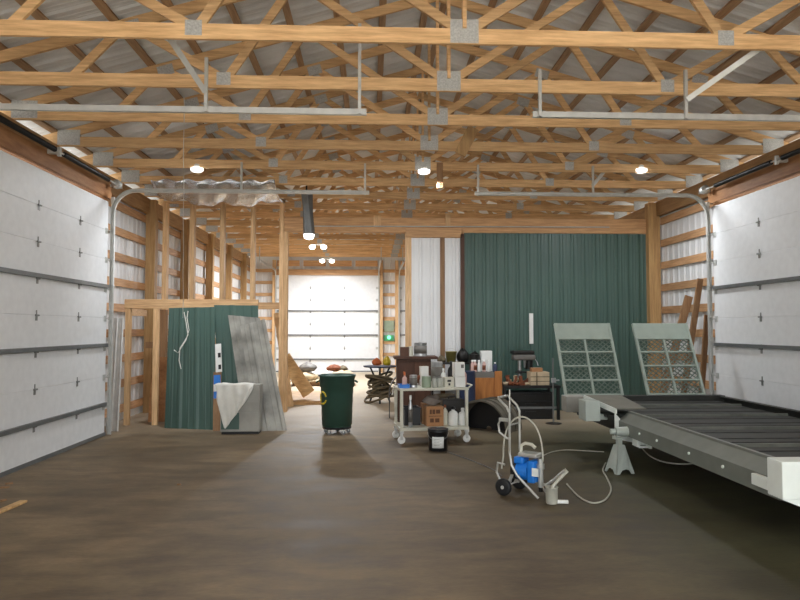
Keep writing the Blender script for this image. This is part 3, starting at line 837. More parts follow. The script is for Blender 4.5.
carton('carton', on_cart(458.5, .14, T+.158), (.155, .16, .21), M['white'], 'upper white carton stacked at the right of the cart', CYAW, group=gt, printed=(((.62, .9, .6, .85),), M['greyboard']))
bottle('bottle', on_cart(463.5, .36), .05, .27, M['pinkcan'], 'pink bottle at the far right end of the cart top', M['white'], group=gt)
bottle('bottle', on_cart(451, .36), .05, .37, M['blacksteel'], 'dark bottle behind the stacked white cartons', M['black'], group=gt)
# lower shelf
gl = 'supplies on the cart lower shelf'
B = .2355
def on_low(px, y): return cw(ctop(px, y), y, B)
r = thing('tote_bin', 'black plastic tote on the cart lower shelf', 'bin', on_low(410.5, .34), CYAW, gl)
part('body', MB().bx(-.12, .12, -.15, .15, 0, .006).bx(-.12, -.112, -.15, .15, .006, .26).bx(.112, .12, -.15, .15, .006, .26).bx(-.112, .112, -.15, -.142, .006, .26).bx(-.112, .112, .142, .15, .006, .26), M['black'], r)
part('rim', MB().bx(-.13, .13, -.16, -.150, .235, .262).bx(-.13, .13, .150, .16, .235, .262).bx(-.13, -.12, -.15, .15, .235, .262).bx(.12, .13, -.15, .15, .235, .262), M['black'], r)
bottle('spray_gun', on_low(410.5, .06), .03, .46, M['silver'], 'upright grey spray gun tube in front of the black tote', M['white'], neck=.5, cat='spray gun', group=gl, band=M['greyboard'])
carton('carton', on_low(433.5, .15), (.255, .22, .29), M['cardboard'], 'brown cardboard carton with faded print on the cart lower shelf', CYAW, group=gl,
       printed=(((.18, .3, .62, .85), (.34, .5, .62, .85), (.55, .8, .64, .84), (.12, .88, .5, .53), (.2, .42, .2, .4), (.5, .75, .2, .4)), M['letter']))
carton('carton', on_low(424.5, .36), (.10, .14, .31), M['cardboard'], 'narrow brown carton behind the printed cardboard one', CYAW, group=gl)
m = MB()
vs = []; fs = []
for j in range(9):
    for i in range(14):
        a = i/14*2*PI; rr = (.13*math.sin(PI*(j+.6)/9.4)**.7)*(1+.18*math.sin(3*a+j))
        vs.append((rr*math.cos(a), .7*rr*math.sin(a), .015*math.sin(2*a+j)+j*.018))
for j in range(8):
    for i in range(14): fs.append((j*14+i, j*14+(i+1) % 14, j*14+14+(i+1) % 14, j*14+14+i))
fs.append(tuple(range(13, -1, -1))); fs.append(tuple(range(8*14, 9*14)))
loc = on_low(432, .15); loc.z = B+.295
single('rag_bundle', MB().add(vs, fs, True), M['greyrag'], 'grey crumpled rag bundle on top of the brown carton', 'rag', loc=loc, world=False, group=gl)
bottle('bottle', on_low(445, .14), .042, .30, M['cart'], 'cream bottle right beside the brown carton', M['rust'], group=gl)
bottle('jug', on_low(453, .13), .072, .27, M['white'], 'white jug with black spout, left of two on the lower shelf', M['black'], group=gl, cat='jug')
bottle('jug', on_low(462.5, .13), .066, .25, M['white'], 'white jug at the right cart leg on the lower shelf', M['white'], group=gl, cat='jug')
r = thing('tool_case', 'dark case at the back of the cart lower shelf', 'case', on_low(452, .38), CYAW, gl)
part('body', MB().bx(-.17, .17, -.09, .09, 0, .36), M['blacksteel'], r, bevel=.01)
part('handle', MB().tube([(-.06, 0, .36), (-.05, 0, .40), (.05, 0, .40), (.06, 0, .36)], .01, 8), M['black'], r)
# black pail before the cart
pl = fl(439, 452)
r = thing('paint_pail', 'black pail with white label on the floor before the cart', 'pail', (pl.x, pl.y+.13, 0), -.1)
part('body', MB().lathe([(0, 0), (.122, 0), (.128, .01), (.134, .25), (.14, .252), (.14, .275), (.134, .28)], n=30), M['black'], r)
part('lid', MB().lathe([(.142, .2805), (.142, .30), (.12, .302), (.118, .296), (0, .296)], n=30), M['black'], r)
vs = []; fs = []
for i in range(11):
    a = -PI/2-.62+i*.124
    for z in (.05, .20): vs.append((.1355*math.cos(a), .1355*math.sin(a), z))
for i in range(10): fs.append((2*i, 2*i+2, 2*i+3, 2*i+1))
lb = part('label', MB().add(vs, fs, True), M['paper'], r, label='white paper label'); 
sm = lb.modifiers.new('thick', 'SOLIDIFY'); sm.thickness = .002; sm.offset = 1
m = MB()
for i, z in enumerate((.17, .148, .128, .108, .09)):
    a0, a1 = -PI/2-.4, -PI/2+(.35 if i % 2 else .15)
    m.tube([(.1385*math.cos(a0+(a1-a0)*k/6), .1385*math.sin(a0+(a1-a0)*k/6), z) for k in range(7)], .0022, 4)
part('print_lines', m, M['greyboard'], lb)
part('bail_handle', MB().tube([(.143*math.cos(a), -.143*abs(math.sin(a))*.75-.02, .25-.10*math.sin(a)) for a in [i*PI/12 for i in range(13)]], .003, 6), M['galv'], r)

# ------------------------------------------------------------------ behind the cart: cabinet, tyre, crate, bench
YC = 11.6
x0, x1 = at(397, 380, YC).x, at(431, 380, YC).x
r = thing('wooden_cabinet', 'dark reddish brown wooden cabinet behind the cart', 'cabinet', ((x0+x1)/2, YC+.25, 0))
part('carcass', MB().bx(x0, x1, YC, YC+.5, .05, 1.13), M['darkwood'], r, world=True, bevel=.005)
part('top', MB().bx(x0-.05, x1+.12, YC-.04, YC+.52, 1.131, 1.18), M['darkwood'], r, world=True, bevel=.005)
for i in range(2):
    a = x0+.02+i*(x1-x0-.02)/2
    d = part('door', MB().bx(a, a+(x1-x0-.06)/2, YC-.018, YC-.001, .1, 1.09), M['darkwood'], r, world=True, bevel=.003)
    part('knob', MB().lathe([(.008, 0), (.008, .015), (.018, .02), (.018, .03), (0, .034)], (a+(.05 if i else (x1-x0)/2-.09), YC-.018, .7), 12, Matrix.Rotation(PI/2, 3, 'X')), M['galv'], d, world=True)
part('plinth', MB().bx(x0+.03, x1-.03, YC+.03, YC+.48, 0, .049), M['dark'], r, world=True)
gk = 'odds on the brown cabinet'
ct = 1.181
can('paint_can', Vector((at(420.5, 350, YC+.15).x, YC+.15, ct)), .115, .23, M['silver'], 'large silver paint can on the brown cabinet', lid=M['blacksteel'], band=M['greyboard'], group=gk, handle=True)
can('paint_can', Vector((at(411, 350, YC+.12).x, YC+.12, ct)), .042, .17, M['cart'], 'thin pale can beside the large silver can', group=gk)
carton('storage_box', Vector((at(404.5, 350, YC+.2).x, YC+.2, ct)), (.16, .2, .16), M['darkwood'], 'dark wooden box on the left of the brown cabinet', group=gk, flap=False)
# big arched sheet-metal fender standing on its ends
ty = fl(481, 432)
r = thing('wheel_fender', 'large dusty grey arched wheel fender standing between cart and orange crate', 'fender', (ty.x, ty.y+.03, 0), math.radians(-36))
def arch(y0, y1, ro, ri, n=26):
    vs = []; fs = []
    for i in range(n+1):
        a = PI*i/n
        for rad, y in ((ro, y0), (ro, y1), (ri, y1), (ri, y0)):
            vs.append((rad*math.cos(a)*1.02, y, max(0, rad*math.sin(a)*1.12)))
    for i in range(n):
        for k in range(4): fs.append((i*4+k, i*4+(k+1) % 4, i*4+4+(k+1) % 4, i*4+4+k))
    fs += [(3, 2, 1, 0), tuple(n*4+k for k in range(4))]
    return vs, fs
part('skin', MB().add(*arch(0, .56, .44, .428), smooth=False), M['tyre'], r)
for y in (-.02, .17, .37, .561): part('bead', MB().add(*arch(y, y+.02, .462, .441)), M['tyre'], r)
part('hollow_shade', MB().add(*arch(.30, .32, .427, .05)), M['black'], r, label='black sheet added as shade in the hollow')  # black sheet stands in for the shade inside the arch
# orange-brown crate with tins
YK = 11.75
x0, x1 = at(472, 390, YK).x, at(502, 390, YK).x
r = thing('wooden_crate', 'orange-brown wooden crate holding a row of spray tins', 'crate', ((x0+x1)/2, YK+.25, 0))
zc = 1.68-(378-328)/F*YK
part('front_panel', MB().bx(x0, x1-.13, YK, YK+.02, 0.0, zc), M['orangewood'], r, world=True, bevel=.003)
part('corner_board', MB().bx(x1-.128, x1, YK-.02, YK+.02, 0, zc+.12), M['orangewood'], r, world=True, bevel=.003)
part('side_panel', MB().bx(x1-.02, x1, YK+.021, YK+.5, 0, zc), M['orangewood'], r, world=True)
part('side_panel', MB().bx(x0, x0+.02, YK+.021, YK+.5, 0, zc), M['orangewood'], r, world=True)
part('top_board', MB().bx(x0, x1-.002, YK+.03, YK+.5, zc+.001, zc+.10), M['greyboard'], r, world=True, label='grey top board')
part('back_panel', MB().bx(x0+.021, x1-.021, YK+.48, YK+.5, 0, zc), M['orangewood'], r, world=True)
gz = 'spray tins on the crate'
zt_ = zc+.102
for i, (px, mt, w) in enumerate(((470.5, 'pinkcan', 'pale pink spray tin, leftmost of the row on the crate'), (475, 'pinkcan', 'pink spray tin, second from the left of the row'), (479, 'white', 'white spray tin next to the pink ones on the crate'),
                              (484, 'pinkcan', 'pinkish spray tin under the white carton'), (489, 'white', 'white spray tin, rightmost of the row on the crate'))):
    y = YK+.16
    bottle('spray_tin', Vector((max(at(px, 360, y).x, x0+.034), y, zt_)), .032, .21, M[mt], w, M['white'], neck=.6, cat='spray tin', group=gz, band=M['rust'] if i in (1, 3) else None)
bottle('bottle', Vector((at(495, 366, YK+.12).x, YK+.12, zt_)), .04, .17, M['navy'], 'short navy bottle at the right end of the tin row', M['white'], group=gz)
carton('carton', Vector((at(486, 355, YK+.36).x, YK+.36, zt_)), (.2, .16, .37), M['white'], 'white carton standing behind the row of tins', group=gz)
can('paint_can', Vector((at(474, 358, YK+.36).x, YK+.36, zt_)), .09, .30, M['blacksteel'], 'dark can behind the pink tins', lid=M['blacksteel'], group=gz)
# navy drum left of the crate
nb = Vector((at(467.5, 400, 11.55).x, 11.62, 0))
can('plastic_drum', nb, .15, .92, M['navy'], 'navy blue plastic drum standing behind the cart end', lid=M['navy'], cat='drum')
# rope/hose heap and yellow bucket by the white panels
r = thing('hose_coil', 'dark coil of hose piled behind the cart at the white panels', 'hose', (1.36, 12.62, 0))
m = MB()
for k in range(9):
    n = 26
    m.tube([((.30-.012*k+.02*math.sin(k))*math.cos(2*PI*i/n)+.02*math.sin(k*2), (.26-.01*k)*math.sin(2*PI*i/n), .03+.045*k+.012*math.sin(2*PI*i/n+k)) for i in range(n)], .024, 7, closed=True)
part('coil', m, M['olive'], r)
r = thing('storage_rack', 'black metal storage rack at the foot of the white panels', 'rack', (1.75, 12.95, 0))
for x in (1.18, 2.3):
    for y in (12.72, 13.16): part('leg', MB().bx(x-.02, x+.02, y-.02, y+.02, 0, .98), M['blacksteel'], r, world=True)
for z in (.55, .98): part('shelf', MB().bx(1.15, 2.33, 12.69, 13.19, z+.001, z+.03), M['blacksteel'], r, world=True)
zr = 1.012
r = thing('bucket', 'yellowish bucket on the black rack by the white panels', 'bucket', (at(451, 350, 12.9).x, 12.9, zr))
part('body', MB().lathe([(0, 0), (.085, 0), (.11, .2), (.115, .2), (.115, .21), (.105, .21), (.08, .012), (0, .012)], n=22, cap=False), M['mustard'], r)
part('bail_handle', MB().tube([(.112*math.cos(a), 0, .19+.08*math.sin(a)) for a in [i*PI/10 for i in range(11)]], .003, 6), M['galv'], r)
def lump(name, loc, d, mat, label, cat='bag', seed=0, group=None):
    rnd = random.Random(seed); vs = []; fs = []; NJ, NI = 10, 18
    ph = [rnd.uniform(0, 6) for _ in range(4)]
    for j in range(NJ+1):
        t_ = j/NJ
        for i in range(NI):
            a = 2*PI*i/NI
            rr = (math.sin(PI*min(1, .18+t_*.82))**.55)*(1+.13*math.sin(2*a+ph[0])+.09*math.sin(5*a+ph[1]+t_*4)+.06*math.sin(9*a+ph[2]))
            if j == NJ: rr *= .12
            vs.append((d[0]/2*rr*math.cos(a), d[1]/2*rr*math.sin(a), d[2]*t_*(1+.08*math.sin(3*a+ph[3])*(t_))))
    for j in range(NJ):
        for i in range(NI): fs.append((j*NI+i, j*NI+(i+1) % NI, (j+1)*NI+(i+1) % NI, (j+1)*NI+i))
    fs.append(tuple(range(NI-1, -1, -1))); fs.append(tuple(range(NJ*NI, NJ*NI+NI)))
    return single(name, MB().add(vs, fs, True), mat, label, cat, loc=loc, world=False, group=group)
lump('tarp_bundle', (at(463, 350, 12.9).x, 12.92, zr), (.22, .26, .26), M['blacksteel'], 'dark tarp bundle on the rack, at the green panel edge', 'bundle', 3)
lump('tarp_bundle', (at(444, 355, 12.85).x-.05, 12.86, zr), (.15, .26, .13), M['olive'], 'small olive bundle on the rack beside the yellowish bucket', 'bundle', 4)
lump('tarp_bundle', (at(472, 352, 12.9).x+.07, 12.95, zr), (.22, .3, .2), M['blacksteel'], 'low dark heap on the rack near the spray tins', 'bundle', 5)
# low work table with rusty parts, bag and drill press
YT = 12.0
x0, x1 = at(503, 390, YT).x, at(561, 390, YT).x
zt0 = 1.68-(386-328)/F*YT
r = thing('work_table', 'low dark work table crowded with rusty parts at the green wall', 'table', ((x0+x1)/2, YT+.35, 0))
part('table_top', MB().bx(x0, x1, YT, YT+.75, zt0-.05, zt0), M['blacksteel'], r, world=True, bevel=.004)
for x in (x0+.04, x1-.04):
    for y in (YT+.05, YT+.7): part('leg', MB().bx(x-.025, x+.025, y-.025, y+.025, 0, zt0-.051), M['blacksteel'], r, world=True)
part('stretcher', MB().bx(x0+.065, x1-.065, YT+.04, YT+.06, .2, .24), M['strut'], r, world=True)
rnd = random.Random(11)
for i in range(13):
    px = 506+i*1.75; y = YT+.10+.32*rnd.random()
    R_ = Matrix.Rotation(rnd.uniform(0, 3), 3, 'Z')
    pos = Vector((at(px, 380, y).x, y, zt0+.001))
    kind = i % 3
    if kind == 0:
        m = MB().lathe([(.022, 0), (.06, 0), (.06, .05), (.022, .05), (.022, 0)], (0, 0, 0), 14, cap=False); nm = 'iron_ring'; lb = 'rusty iron ring'
    elif kind == 1:
        m = MB().bx(-.08, .08, -.03, .03, 0, .05).bx(-.08, -.03, -.03, .03, .05, .17).bx(.045, .08, -.03, .03, .05, .09); nm = 'iron_bracket'; lb = 'rusty iron angle bracket'
    else:
        m = MB().tube([(-.11, 0, .03), (-.02, 0, .05), (.05, .0, .10), (.11, .02, .15)], [.028, .025, .022, .026], 9); nm = 'iron_pipe'; lb = 'rusty bent pipe piece'
    m.v = [tuple(R_ @ Vector(v)) for v in m.v]
    mn = min(v[2] for v in m.v); m.v = [(v[0], v[1], v[2]-mn) for v in m.v]
    single(nm, m, M['rust'] if i % 4 else M['tan'], lb + ', ' + ORD[i] + ' along the table pile from its left end', 'scrap iron', loc=pos, world=False, group='rusty parts on the low table')
r = carton('wrapped_carton', Vector((at(538, 376, YT+.22).x, YT+.22, zt0+.001)), (.35, .3, .24), M['tan'], 'pale wrapped carton with bands on the low table', group=None, flap=False, printed=(((0, 1, .28, .33), (0, 1, .62, .68), (.3, .36, 0, 1)), M['olive']))
carton('carton', Vector((at(536, 366, YT+.25).x, YT+.24, zt0+.243)), (.2, .16, .07), M['cardboard'], 'flat brown box on top of the pale wrapped carton')
dp = Vector((at(523, 372, YT+.56).x, YT+.56, zt0+.001))
r = thing('drill_press', 'dark bench drill press with a broad grey head on the low table', 'drill press', dp)
part('base', MB().bx(-.14, .14, -.12, .14, 0, .04), M['blacksteel'], r, bevel=.006)
part('column', MB().tube([(-.05, .06, .041), (-.05, .06, .50)], .035, 14), M['silver'], r)
part('table', MB().bx(-.15, .12, -.12, .02, .2, .225).tube([(-.05, .06, .18), (-.05, .06, .24)], .05, 14), M['blacksteel'], r)
part('head', MB().bx(-.2, .22, -.13, .13, .44, .55), M['greyboard'], r, bevel=.03)
part('belt_cover', MB().bx(-.22, .2, -.13, .14, .555, .62), M['blacksteel'], r, bevel=.02)
part('quill', MB().tube([(.02, -.05, .30), (.02, -.05, .44)], [.014, .03], 12), M['silver'], r)
part('motor', MB().tube([(.14, .1, .26), (.14, .1, .44)], .075, 16), M['black'], r)
part('feed_handle', MB().tube([(.225, -.02, .47), (.26, -.06, .40), (.27, -.09, .34)], .008, 8), M['silver'], r)
# two slim posts and a dark cabinet behind trailer
r = thing('floor_stand', 'slim grey pole stand with a round foot at the left mesh ramp', 'stand', (at(553, 380, 11.55).x, 11.55, 0))
part('pole', MB().tube([(0, 0, .02), (0, 0, 1.15)], .014, 10), M['strut'], r)
part('foot', MB().lathe([(0, 0), (.14, 0), (.14, .012), (.02, .03), (0, .03)], n=24), M['blacksteel'], r)
part('clamp', MB().bx(-.03, .05, -.02, .02, .72, .80).tube([(.05, 0, .76), (.11, 0, .76)], .012, 8), M['silver'], r)
r = thing('tool_chest', 'dark drawer chest on the floor beneath the low work table', 'chest', ((x0+x1)/2, YT+.34, 0))
part('body', MB().bx(x0+.14, x1-.12, YT+.14, YT+.6, .0, .5), M['black'], r, world=True, bevel=.006)
for z in (.05, .2, .35):
    d = part('drawer', MB().bx(x0+.17, x1-.15, YT+.122, YT+.139, z, z+.12), M['blacksteel'], r, world=True)
    part('pull', MB().bx((x0+x1)/2-.1, (x0+x1)/2+.1, YT+.108, YT+.121, z+.08, z+.095), M['black'], d, world=True)

# ------------------------------------------------------------------ trailer
TL, TR, TN, TF = 3.0, 5.22, 4.78, 9.66
ZT, ZD = .675, .60
r = thing('flatbed_trailer', 'grey flatbed trailer frame with dark plank deck along the right side', 'trailer', ((TL+TR)/2, (TN+TF)/2, 0))
# side rails: channel with top and bottom flange
LY = 7.95-TN
part('side_rail', MB().prism([(TL, TN, .415), (TL, TN, .56), (TL+.12, TN, .652), (TL+.12, TN, .640), (TL+.012, TN, .555), (TL+.012, TN, .427), (TL+.10, TN, .427), (TL+.10, TN, .415)], (0, LY, 0)), M['railgrey'], r, world=True)
part('side_rail', MB().bx(TR-.012, TR, TN, TF-.11, .41, ZT).bx(TR-.09, TR-.0125, TN, TF-.11, ZT-.012, ZT), M['deck'], r, world=True, bevel=.002)
part('top_lip', MB().bx(TL+.121, TL+.158, TN+.02, 7.93, ZT-.05, ZT), M['railgrey'], r, world=True, bevel=.003)
for y in (5.55, 6.15, 6.85, 7.3):
    part('bolt', MB().tube([(TL-.012, y, .50), (TL, y, .50)], .014, 8), M['trailer_white'], r, world=True)
# deck planks across, with gaps, and bright cross bars
n = 0; y = TN+.14
while y < TF-.12:
    xl = TL+.16 if y < 7.97 else TL-.05
    if n % 6 == 5:
        part('cross_bar', MB().bx(xl, TR-.1, y, y+.026, ZD-.02, ZD+.03), M['deckbar'], r, world=True, bevel=.002); y += .046
    else:
        part('deck_plank', MB().bx(xl, TR-.1, y, y+.17, ZD-.04, ZD+.004*(n % 3)), M['deck'], r, world=True, bevel=.004); y += .195
    n += 1
for X in (TL+.6, (TL+TR)/2, TR-.6):
    part('frame_beam', MB().bx(X-.03, X+.03, TN+.1, TF-.05, .44, ZD-.042), M['deck'], r, world=True)
part('rear_beam', MB().bx(TL-.05, TR, TF-.1, TF+.06, .45, ZT+.01), M['deck'], r, world=True, bevel=.004)
# near end: big white plate box with a tab and a hole
part('end_plate', MB().bx(2.90, TR+.0, TN-.2, TN-.02, .47, .735), M['trailer_white'], r, world=True, bevel=.006, label='white end beam')
part('end_skirt', MB().prism([(2.90, TN-.19, .469), (3.6, TN-.19, .469), (3.6, TN-.19, .40), (3.12, TN-.19, .385)], (0, .16, 0)), M['trailer_white'], r, world=True)
part('end_hole', MB().tube([(3.08, TN-.203, .50), (3.08, TN-.2005, .50)], .022, 12), M['black'], r, world=True)
part('end_tab', MB().bx(TL-.045, TL-.004, TN+.03, 5.06, .47, .555), M['trailer_white'], r, world=True, bevel=.004)
# tail corner: fender and light boxes
part('light_box', MB().bx(2.69, 2.88, 8.22, 8.5, .51, .765), M['trailer'], r, world=True, bevel=.008)
part('light_box', MB().bx(2.74, 3.02, 9.2, 9.45, .50, .72), M['greysheet'], r, world=True, bevel=.01)
part('box_arm', MB().bx(2.885, 3.02, 8.3, 8.42, .52, .585), M['trailer'], r, world=True)
part('box_arm', MB().bx(3.025, 3.1, 9.28, 9.38, .50, .555), M['trailer'], r, world=True)
fn = []
# fender: wide folded sheet falling to the rail
part('fender', MB().prism([(2.86, 8.75, .785), (3.34, 8.75, .785), (3.36, 7.96, .70), (2.985, 7.96, .70)], (0, 0, -.012)), M['fender'], r, world=True, bevel=.002)
part('fender_lip', MB().prism([(2.84, 8.75, .785), (2.858, 8.75, .785), (2.983, 7.93, .70), (2.965, 7.93, .70)], (0, 0, -.06)), M['trailer_white'], r, world=True)
part('gusset', MB().prism([at(615, 413, 7.92), at(615, 439, 7.92), at(652, 446, 7.92), at(634, 431, 7.92), at(622, 421, 7.92)], (0, .02, 0)), M['trailer_white'], r, world=True, label='white triangular corner plate')
part('rail_tail', MB().bx(TL-.0, TL+.09, 7.96, TF-.11, .42, .59), M['deck'], r, world=True)
# hub and clevis at the corner
part('hub', MB().tube([(2.86, 7.66, .47), (3.03, 7.66, .47)], [.05, .06], 14).tube([(2.80, 7.66, .47), (2.858, 7.66, .47)], .032, 12), M['trailer'], r, world=True)
part('clevis', MB().bx(3.02, 3.05, 7.42, 7.57, .33, .43).bx(3.05, 3.19, 7.54, 7.57, .33, .40).bx(3.16, 3.19, 7.42, 7.53, .31, .43).bx(3.051, 3.159, 7.44, 7.46, .315, .34), M['trailer_white'], r, world=True)
# jack stand under the corner
def jack(loc, h, label):
    r = thing('jack_stand', label, 'jack stand', loc, .25)
    m = MB()
    hb, ht = .12, .045; H_ = h-.1
    for sx, sy in ((1, 0), (-1, 0), (0, 1), (0, -1)):
        pass
    quad = lambda a, z: [(-a, -a, z), (a, -a, z), (a, a, z), (-a, a, z)]
    lo, hi = quad(hb, .0), quad(ht, H_)
    for k in range(4):
        a0, a1, c1, c0 = map(Vector, (lo[k], lo[(k+1) % 4], hi[(k+1) % 4], hi[k]))
        mid = (a0+a1)/2; up_ = Vector((0, 0, .1))
        # trapezoid side with an arched cut at the foot
        foot0 = a0.lerp(a1, .18); foot1 = a0.lerp(a1, .82); arch = mid+Vector((0, 0, .055))
        nin = Vector((-mid.x, -mid.y, 0)).normalized()*.006
        m.prism([a0, foot0, foot0.lerp(foot1, .2)+Vector((0, 0, .045)), arch, foot0.lerp(foot1, .8)+Vector((0, 0, .045)), foot1, a1, c1, c0], nin)
    part('pyramid_base', m, M['trailer'], r)
    part('post', MB().bx(-.026, .026, -.026, .026, H_-.12, h-.035), M['trailer'], r)
    part('saddle', MB().bx(-.07, .07, -.035, .035, h-.034, h-.014).bx(-.07, -.052, -.035, .035, h-.014, h), M['trailer'], r)
    return r
js = fl(618, 470)
jack((2.90, 7.66, 0), .419, 'grey pyramid jack stand under the trailer corner by the hose loop')
jack((5.0, 7.7, 0), .409, 'grey jack stand under the trailer side next to the right wall')
jack((4.9, 4.95, 0), .409, 'grey jack stand under the near trailer end')

# ------------------------------------------------------------------ ramps standing on the trailer tail
def make_ramp(px0, label):
    """built lying along local z; leaning back"""
    W, L = .88, 1.19
    Yb = 9.60; Zb = ZT+.0
    xb = at(px0, 396, Yb).x
    r = thing('loading_ramp', label, 'ramp', (xb, Yb+.02, Zb+.0225), 0, 'mesh loading ramps')
    lean = math.radians(27)
    R = Matrix.Rotation(-lean, 3, 'X')
    def P(m): m.v = [tuple(R @ Vector(v)) for v in m.v]; return m
    fr = MB()
    for x in (0, W-.04): fr.bx(x, x+.04, 0, .05, 0, L)
    part('side_bar', P(MB().bx(0, .035, 0, .05, 0, L)), M['ramp'], r, bevel=.003)
    part('side_bar', P(MB().bx(W-.035, W, 0, .05, 0, L)), M['ramp'], r, bevel=.003)
    part('top_plate', P(MB().bx(.0355, W-.0355, .01, .02, L-.26, L)), M['ramp'], r)
    cells = [0, .23, .46, .69, L-.26]
    for z in cells[:-1] + [L-.275]:
        part('cross_bar', P(MB().bx(.0355, W-.0355, .005, .045, z, z+.022)), M['ramp'], r)
    part('centre_bar', P(MB().bx(W/2-.014, W/2+.014, .005, .040, .023, L-.28)), M['ramp'], r)
    # expanded metal: crossing slanted strands
    m = MB(); pitch = .074
    for c0, c1 in ((.036, W/2-.015), (W/2+.015, W-.036)):
        w = c1-c0; h = L-.28; k = .85
        for sg in (1, -1):
            t = -w*k if sg > 0 else 0
            t = -1.2
            while t < h+1.2:
                # line z = t + sg*k*(x-c0)
                xs = [c0, c1]
                za, zb = t, t+sg*k*w
                p0, p1 = [c0, za], [c1, zb]
                def clip(p, q):
                    (xa, a), (xb_, b_) = p, q
                    if a == b_: return None
                    lo, hi = .0, h
                    ta, tb = 0, 1
                    for lim, s in ((lo, 1), (hi, -1)):
                        fa, fb = s*(a-lim), s*(b_-lim)
                        if fa < 0 and fb < 0: return None
                        if fa < 0: ta = max(ta, fa/(fa-fb))
                        elif fb < 0: tb = min(tb, fa/(fa-fb))
                    if ta >= tb: return None
                    return ((xa+(xb_-xa)*ta, a+(b_-a)*ta), (xa+(xb_-xa)*tb, a+(b_-a)*tb))
                cl = clip(p0, p1)
                if cl:
                    m.bar((cl[0][0], .03, cl[0][1]), (cl[1][0], .03, cl[1][1]), .005, .017, up=(0, 0, 1))
                t += pitch
    part('expanded_mesh', P(m), M['mesh'], r)
    part('hinge_pin', MB().tube([(.02, 0.02, -.004), (.14, .02, -.004)], .008, 8).tube([(W-.14, .02, -.004), (W-.02, .02, -.004)], .008, 8), M['galv'], r)
    return r
make_ramp(565.5, 'grey mesh loading ramp standing at the trailer tail, nearer the drill press')
make_ramp(648.5, 'grey mesh loading ramp standing at the trailer tail, nearer the right wall')
# boards leaning at the right wall
board('leaning_board', (5.20, 11.02, 0), (5.62, 11.02, 2.52), .10, .036, M['oldwood'], 'long brown board leaning on the right wall, reaching higher', up=(0, 1, 0))
board('leaning_board', (5.02, 11.55, 0), (5.68, 11.55, 2.25), .14, .036, M['oldwood'], 'wide brown board leaning at the right wall behind the ramp', up=(0, 1, 0))
board('leaning_board', (5.46, 10.85, 0), (5.64, 10.85, 1.9), .09, .036, M['oldwood'], 'steep brown board close to the right door track', up=(0, 1, 0))

# ------------------------------------------------------------------ paint sprayer
sp = fl(524, 497)
SY = math.radians(50)
r = thing('paint_sprayer', 'blue airless paint sprayer on a wheeled tube cart', 'paint sprayer', (sp.x, sp.y+.12, 0), SY)
m = MB()
for x in (-.11, .11):
    m.tube([(x, -.24, .016), (x, -.14, .10), (x, -.02, .20), (x, .05, .30), (x, .07, .42), (x, .07, .82)], .013, 10)
m.tube([(-.11, -.02, .20), (.11, -.02, .20)], .012, 8)
part('cart_frame', m, M['chrome'], r)
part('handle', MB().tube([(-.11, .07, .82), (-.11, .10, .88), (-.11, .19, .955), (-.10, .20, .97), (.10, .20, .97), (.11, .19, .955), (.11, .10, .88), (.11, .07, .82)], .0125, 10), M['chrome'], r)
part('cross_tube', MB().tube([(-.10, .07, .70), (.10, .07, .70)], .009, 8), M['chrome'], r)
for x in (-.17, .17):
    w = part('wheel', MB().lathe([(.02, -.022), (.07, -.022), (.085, -.014), (.085, .014), (.07, .022), (.02, .022)], (x, .11, .086), 22, Matrix.Rotation(PI/2, 3, 'Y')), M['dark'], r)
    part('hub', MB().tube([(x-.027, .11, .086), (x+.027, .11, .086)], .018, 12), M['galv'], w)
part('axle', MB().tube([(-.17, .11, .086), (.17, .11, .086)], .008, 8), M['galv'], r)
part('axle_bracket', MB().bar((-.08, .11, .086), (-.08, .04, .24), .012, .03).bar((.08, .11, .086), (.08, .04, .24), .012, .03), M['chrome'], r)
part('motor', MB().tube([(0, .06, .24), (0, -.10, .24)], .09, 22), M['blue'], r, label='blue round motor')
part('motor_fins', MB().lathe([(.04, 0), (.094, 0), (.094, .05), (.04, .05)], (0, .075, .24), 20, Matrix.Rotation(PI/2, 3, 'X')), M['blacksteel'], r)
part('gear_housing', MB().bx(-.085, .085, -.185, -.10, .14, .36), M['blue'], r, bevel=.02, label='blue gear housing')
part('control_box', MB().bx(-.075, .075, -.06, .05, .31, .385), M['blue'], r, bevel=.02, label='blue control box')
part('top_cover', MB().bx(-.08, .08, -.21, .0, .388, .43), M['chrome'], r, bevel=.015)
part('carry_handle', MB().tube([(0, .0, .42), (0, -.005, .49), (0, -.05, .515), (0, -.12, .51), (0, -.16, .48)], .017, 10), M['cart'], r)
part('pump', MB().tube([(0, -.215, .10), (0, -.215, .38)], .028, 14).tube([(0, -.215, .28), (0, -.215, .33)], .04, 14), M['chrome'], r)
part('foot_valve', MB().tube([(0, -.215, .055), (0, -.215, .10)], .021, 12), M['blacksteel'], r)
part('pressure_tag', MB().bx(-.105, -.10, -.24, -.17, .22, .30), M['paper'], r, label='white square tag')
cup = fl(553.5, 505); cup.y += .06
Rs = Matrix.Rotation(SY, 3, 'Z')
def lw(x, y, z): return Vector((sp.x, sp.y+.12, 0)) + Rs @ Vector((x, y, z))
pk = at(566, 471, cup.y+.06); a_ = lw(0, -.215, .13)
part('suction_tube', MB().tube([a_, a_.lerp(pk, .22)+Vector((0, 0, -.035)), a_.lerp(pk, .45)+Vector((0, 0, -.03)), a_.lerp(pk, .75)+Vector((0, 0, -.005)), a_.lerp(pk, .93)+Vector((0, 0, .012)), pk], .014, 10), M['chrome'], r, world=True)
part('suction_end', MB().tube([pk+Vector((-.012, 0, .014)), pk+Vector((.012, 0, .0)), pk.lerp(cup+Vector((.01, 0, .17)), .5)+Vector((.008, 0, 0)), cup+Vector((.012, 0, .165)), cup+Vector((0, 0, .06))], .016, 10), M['hose'], r, world=True)
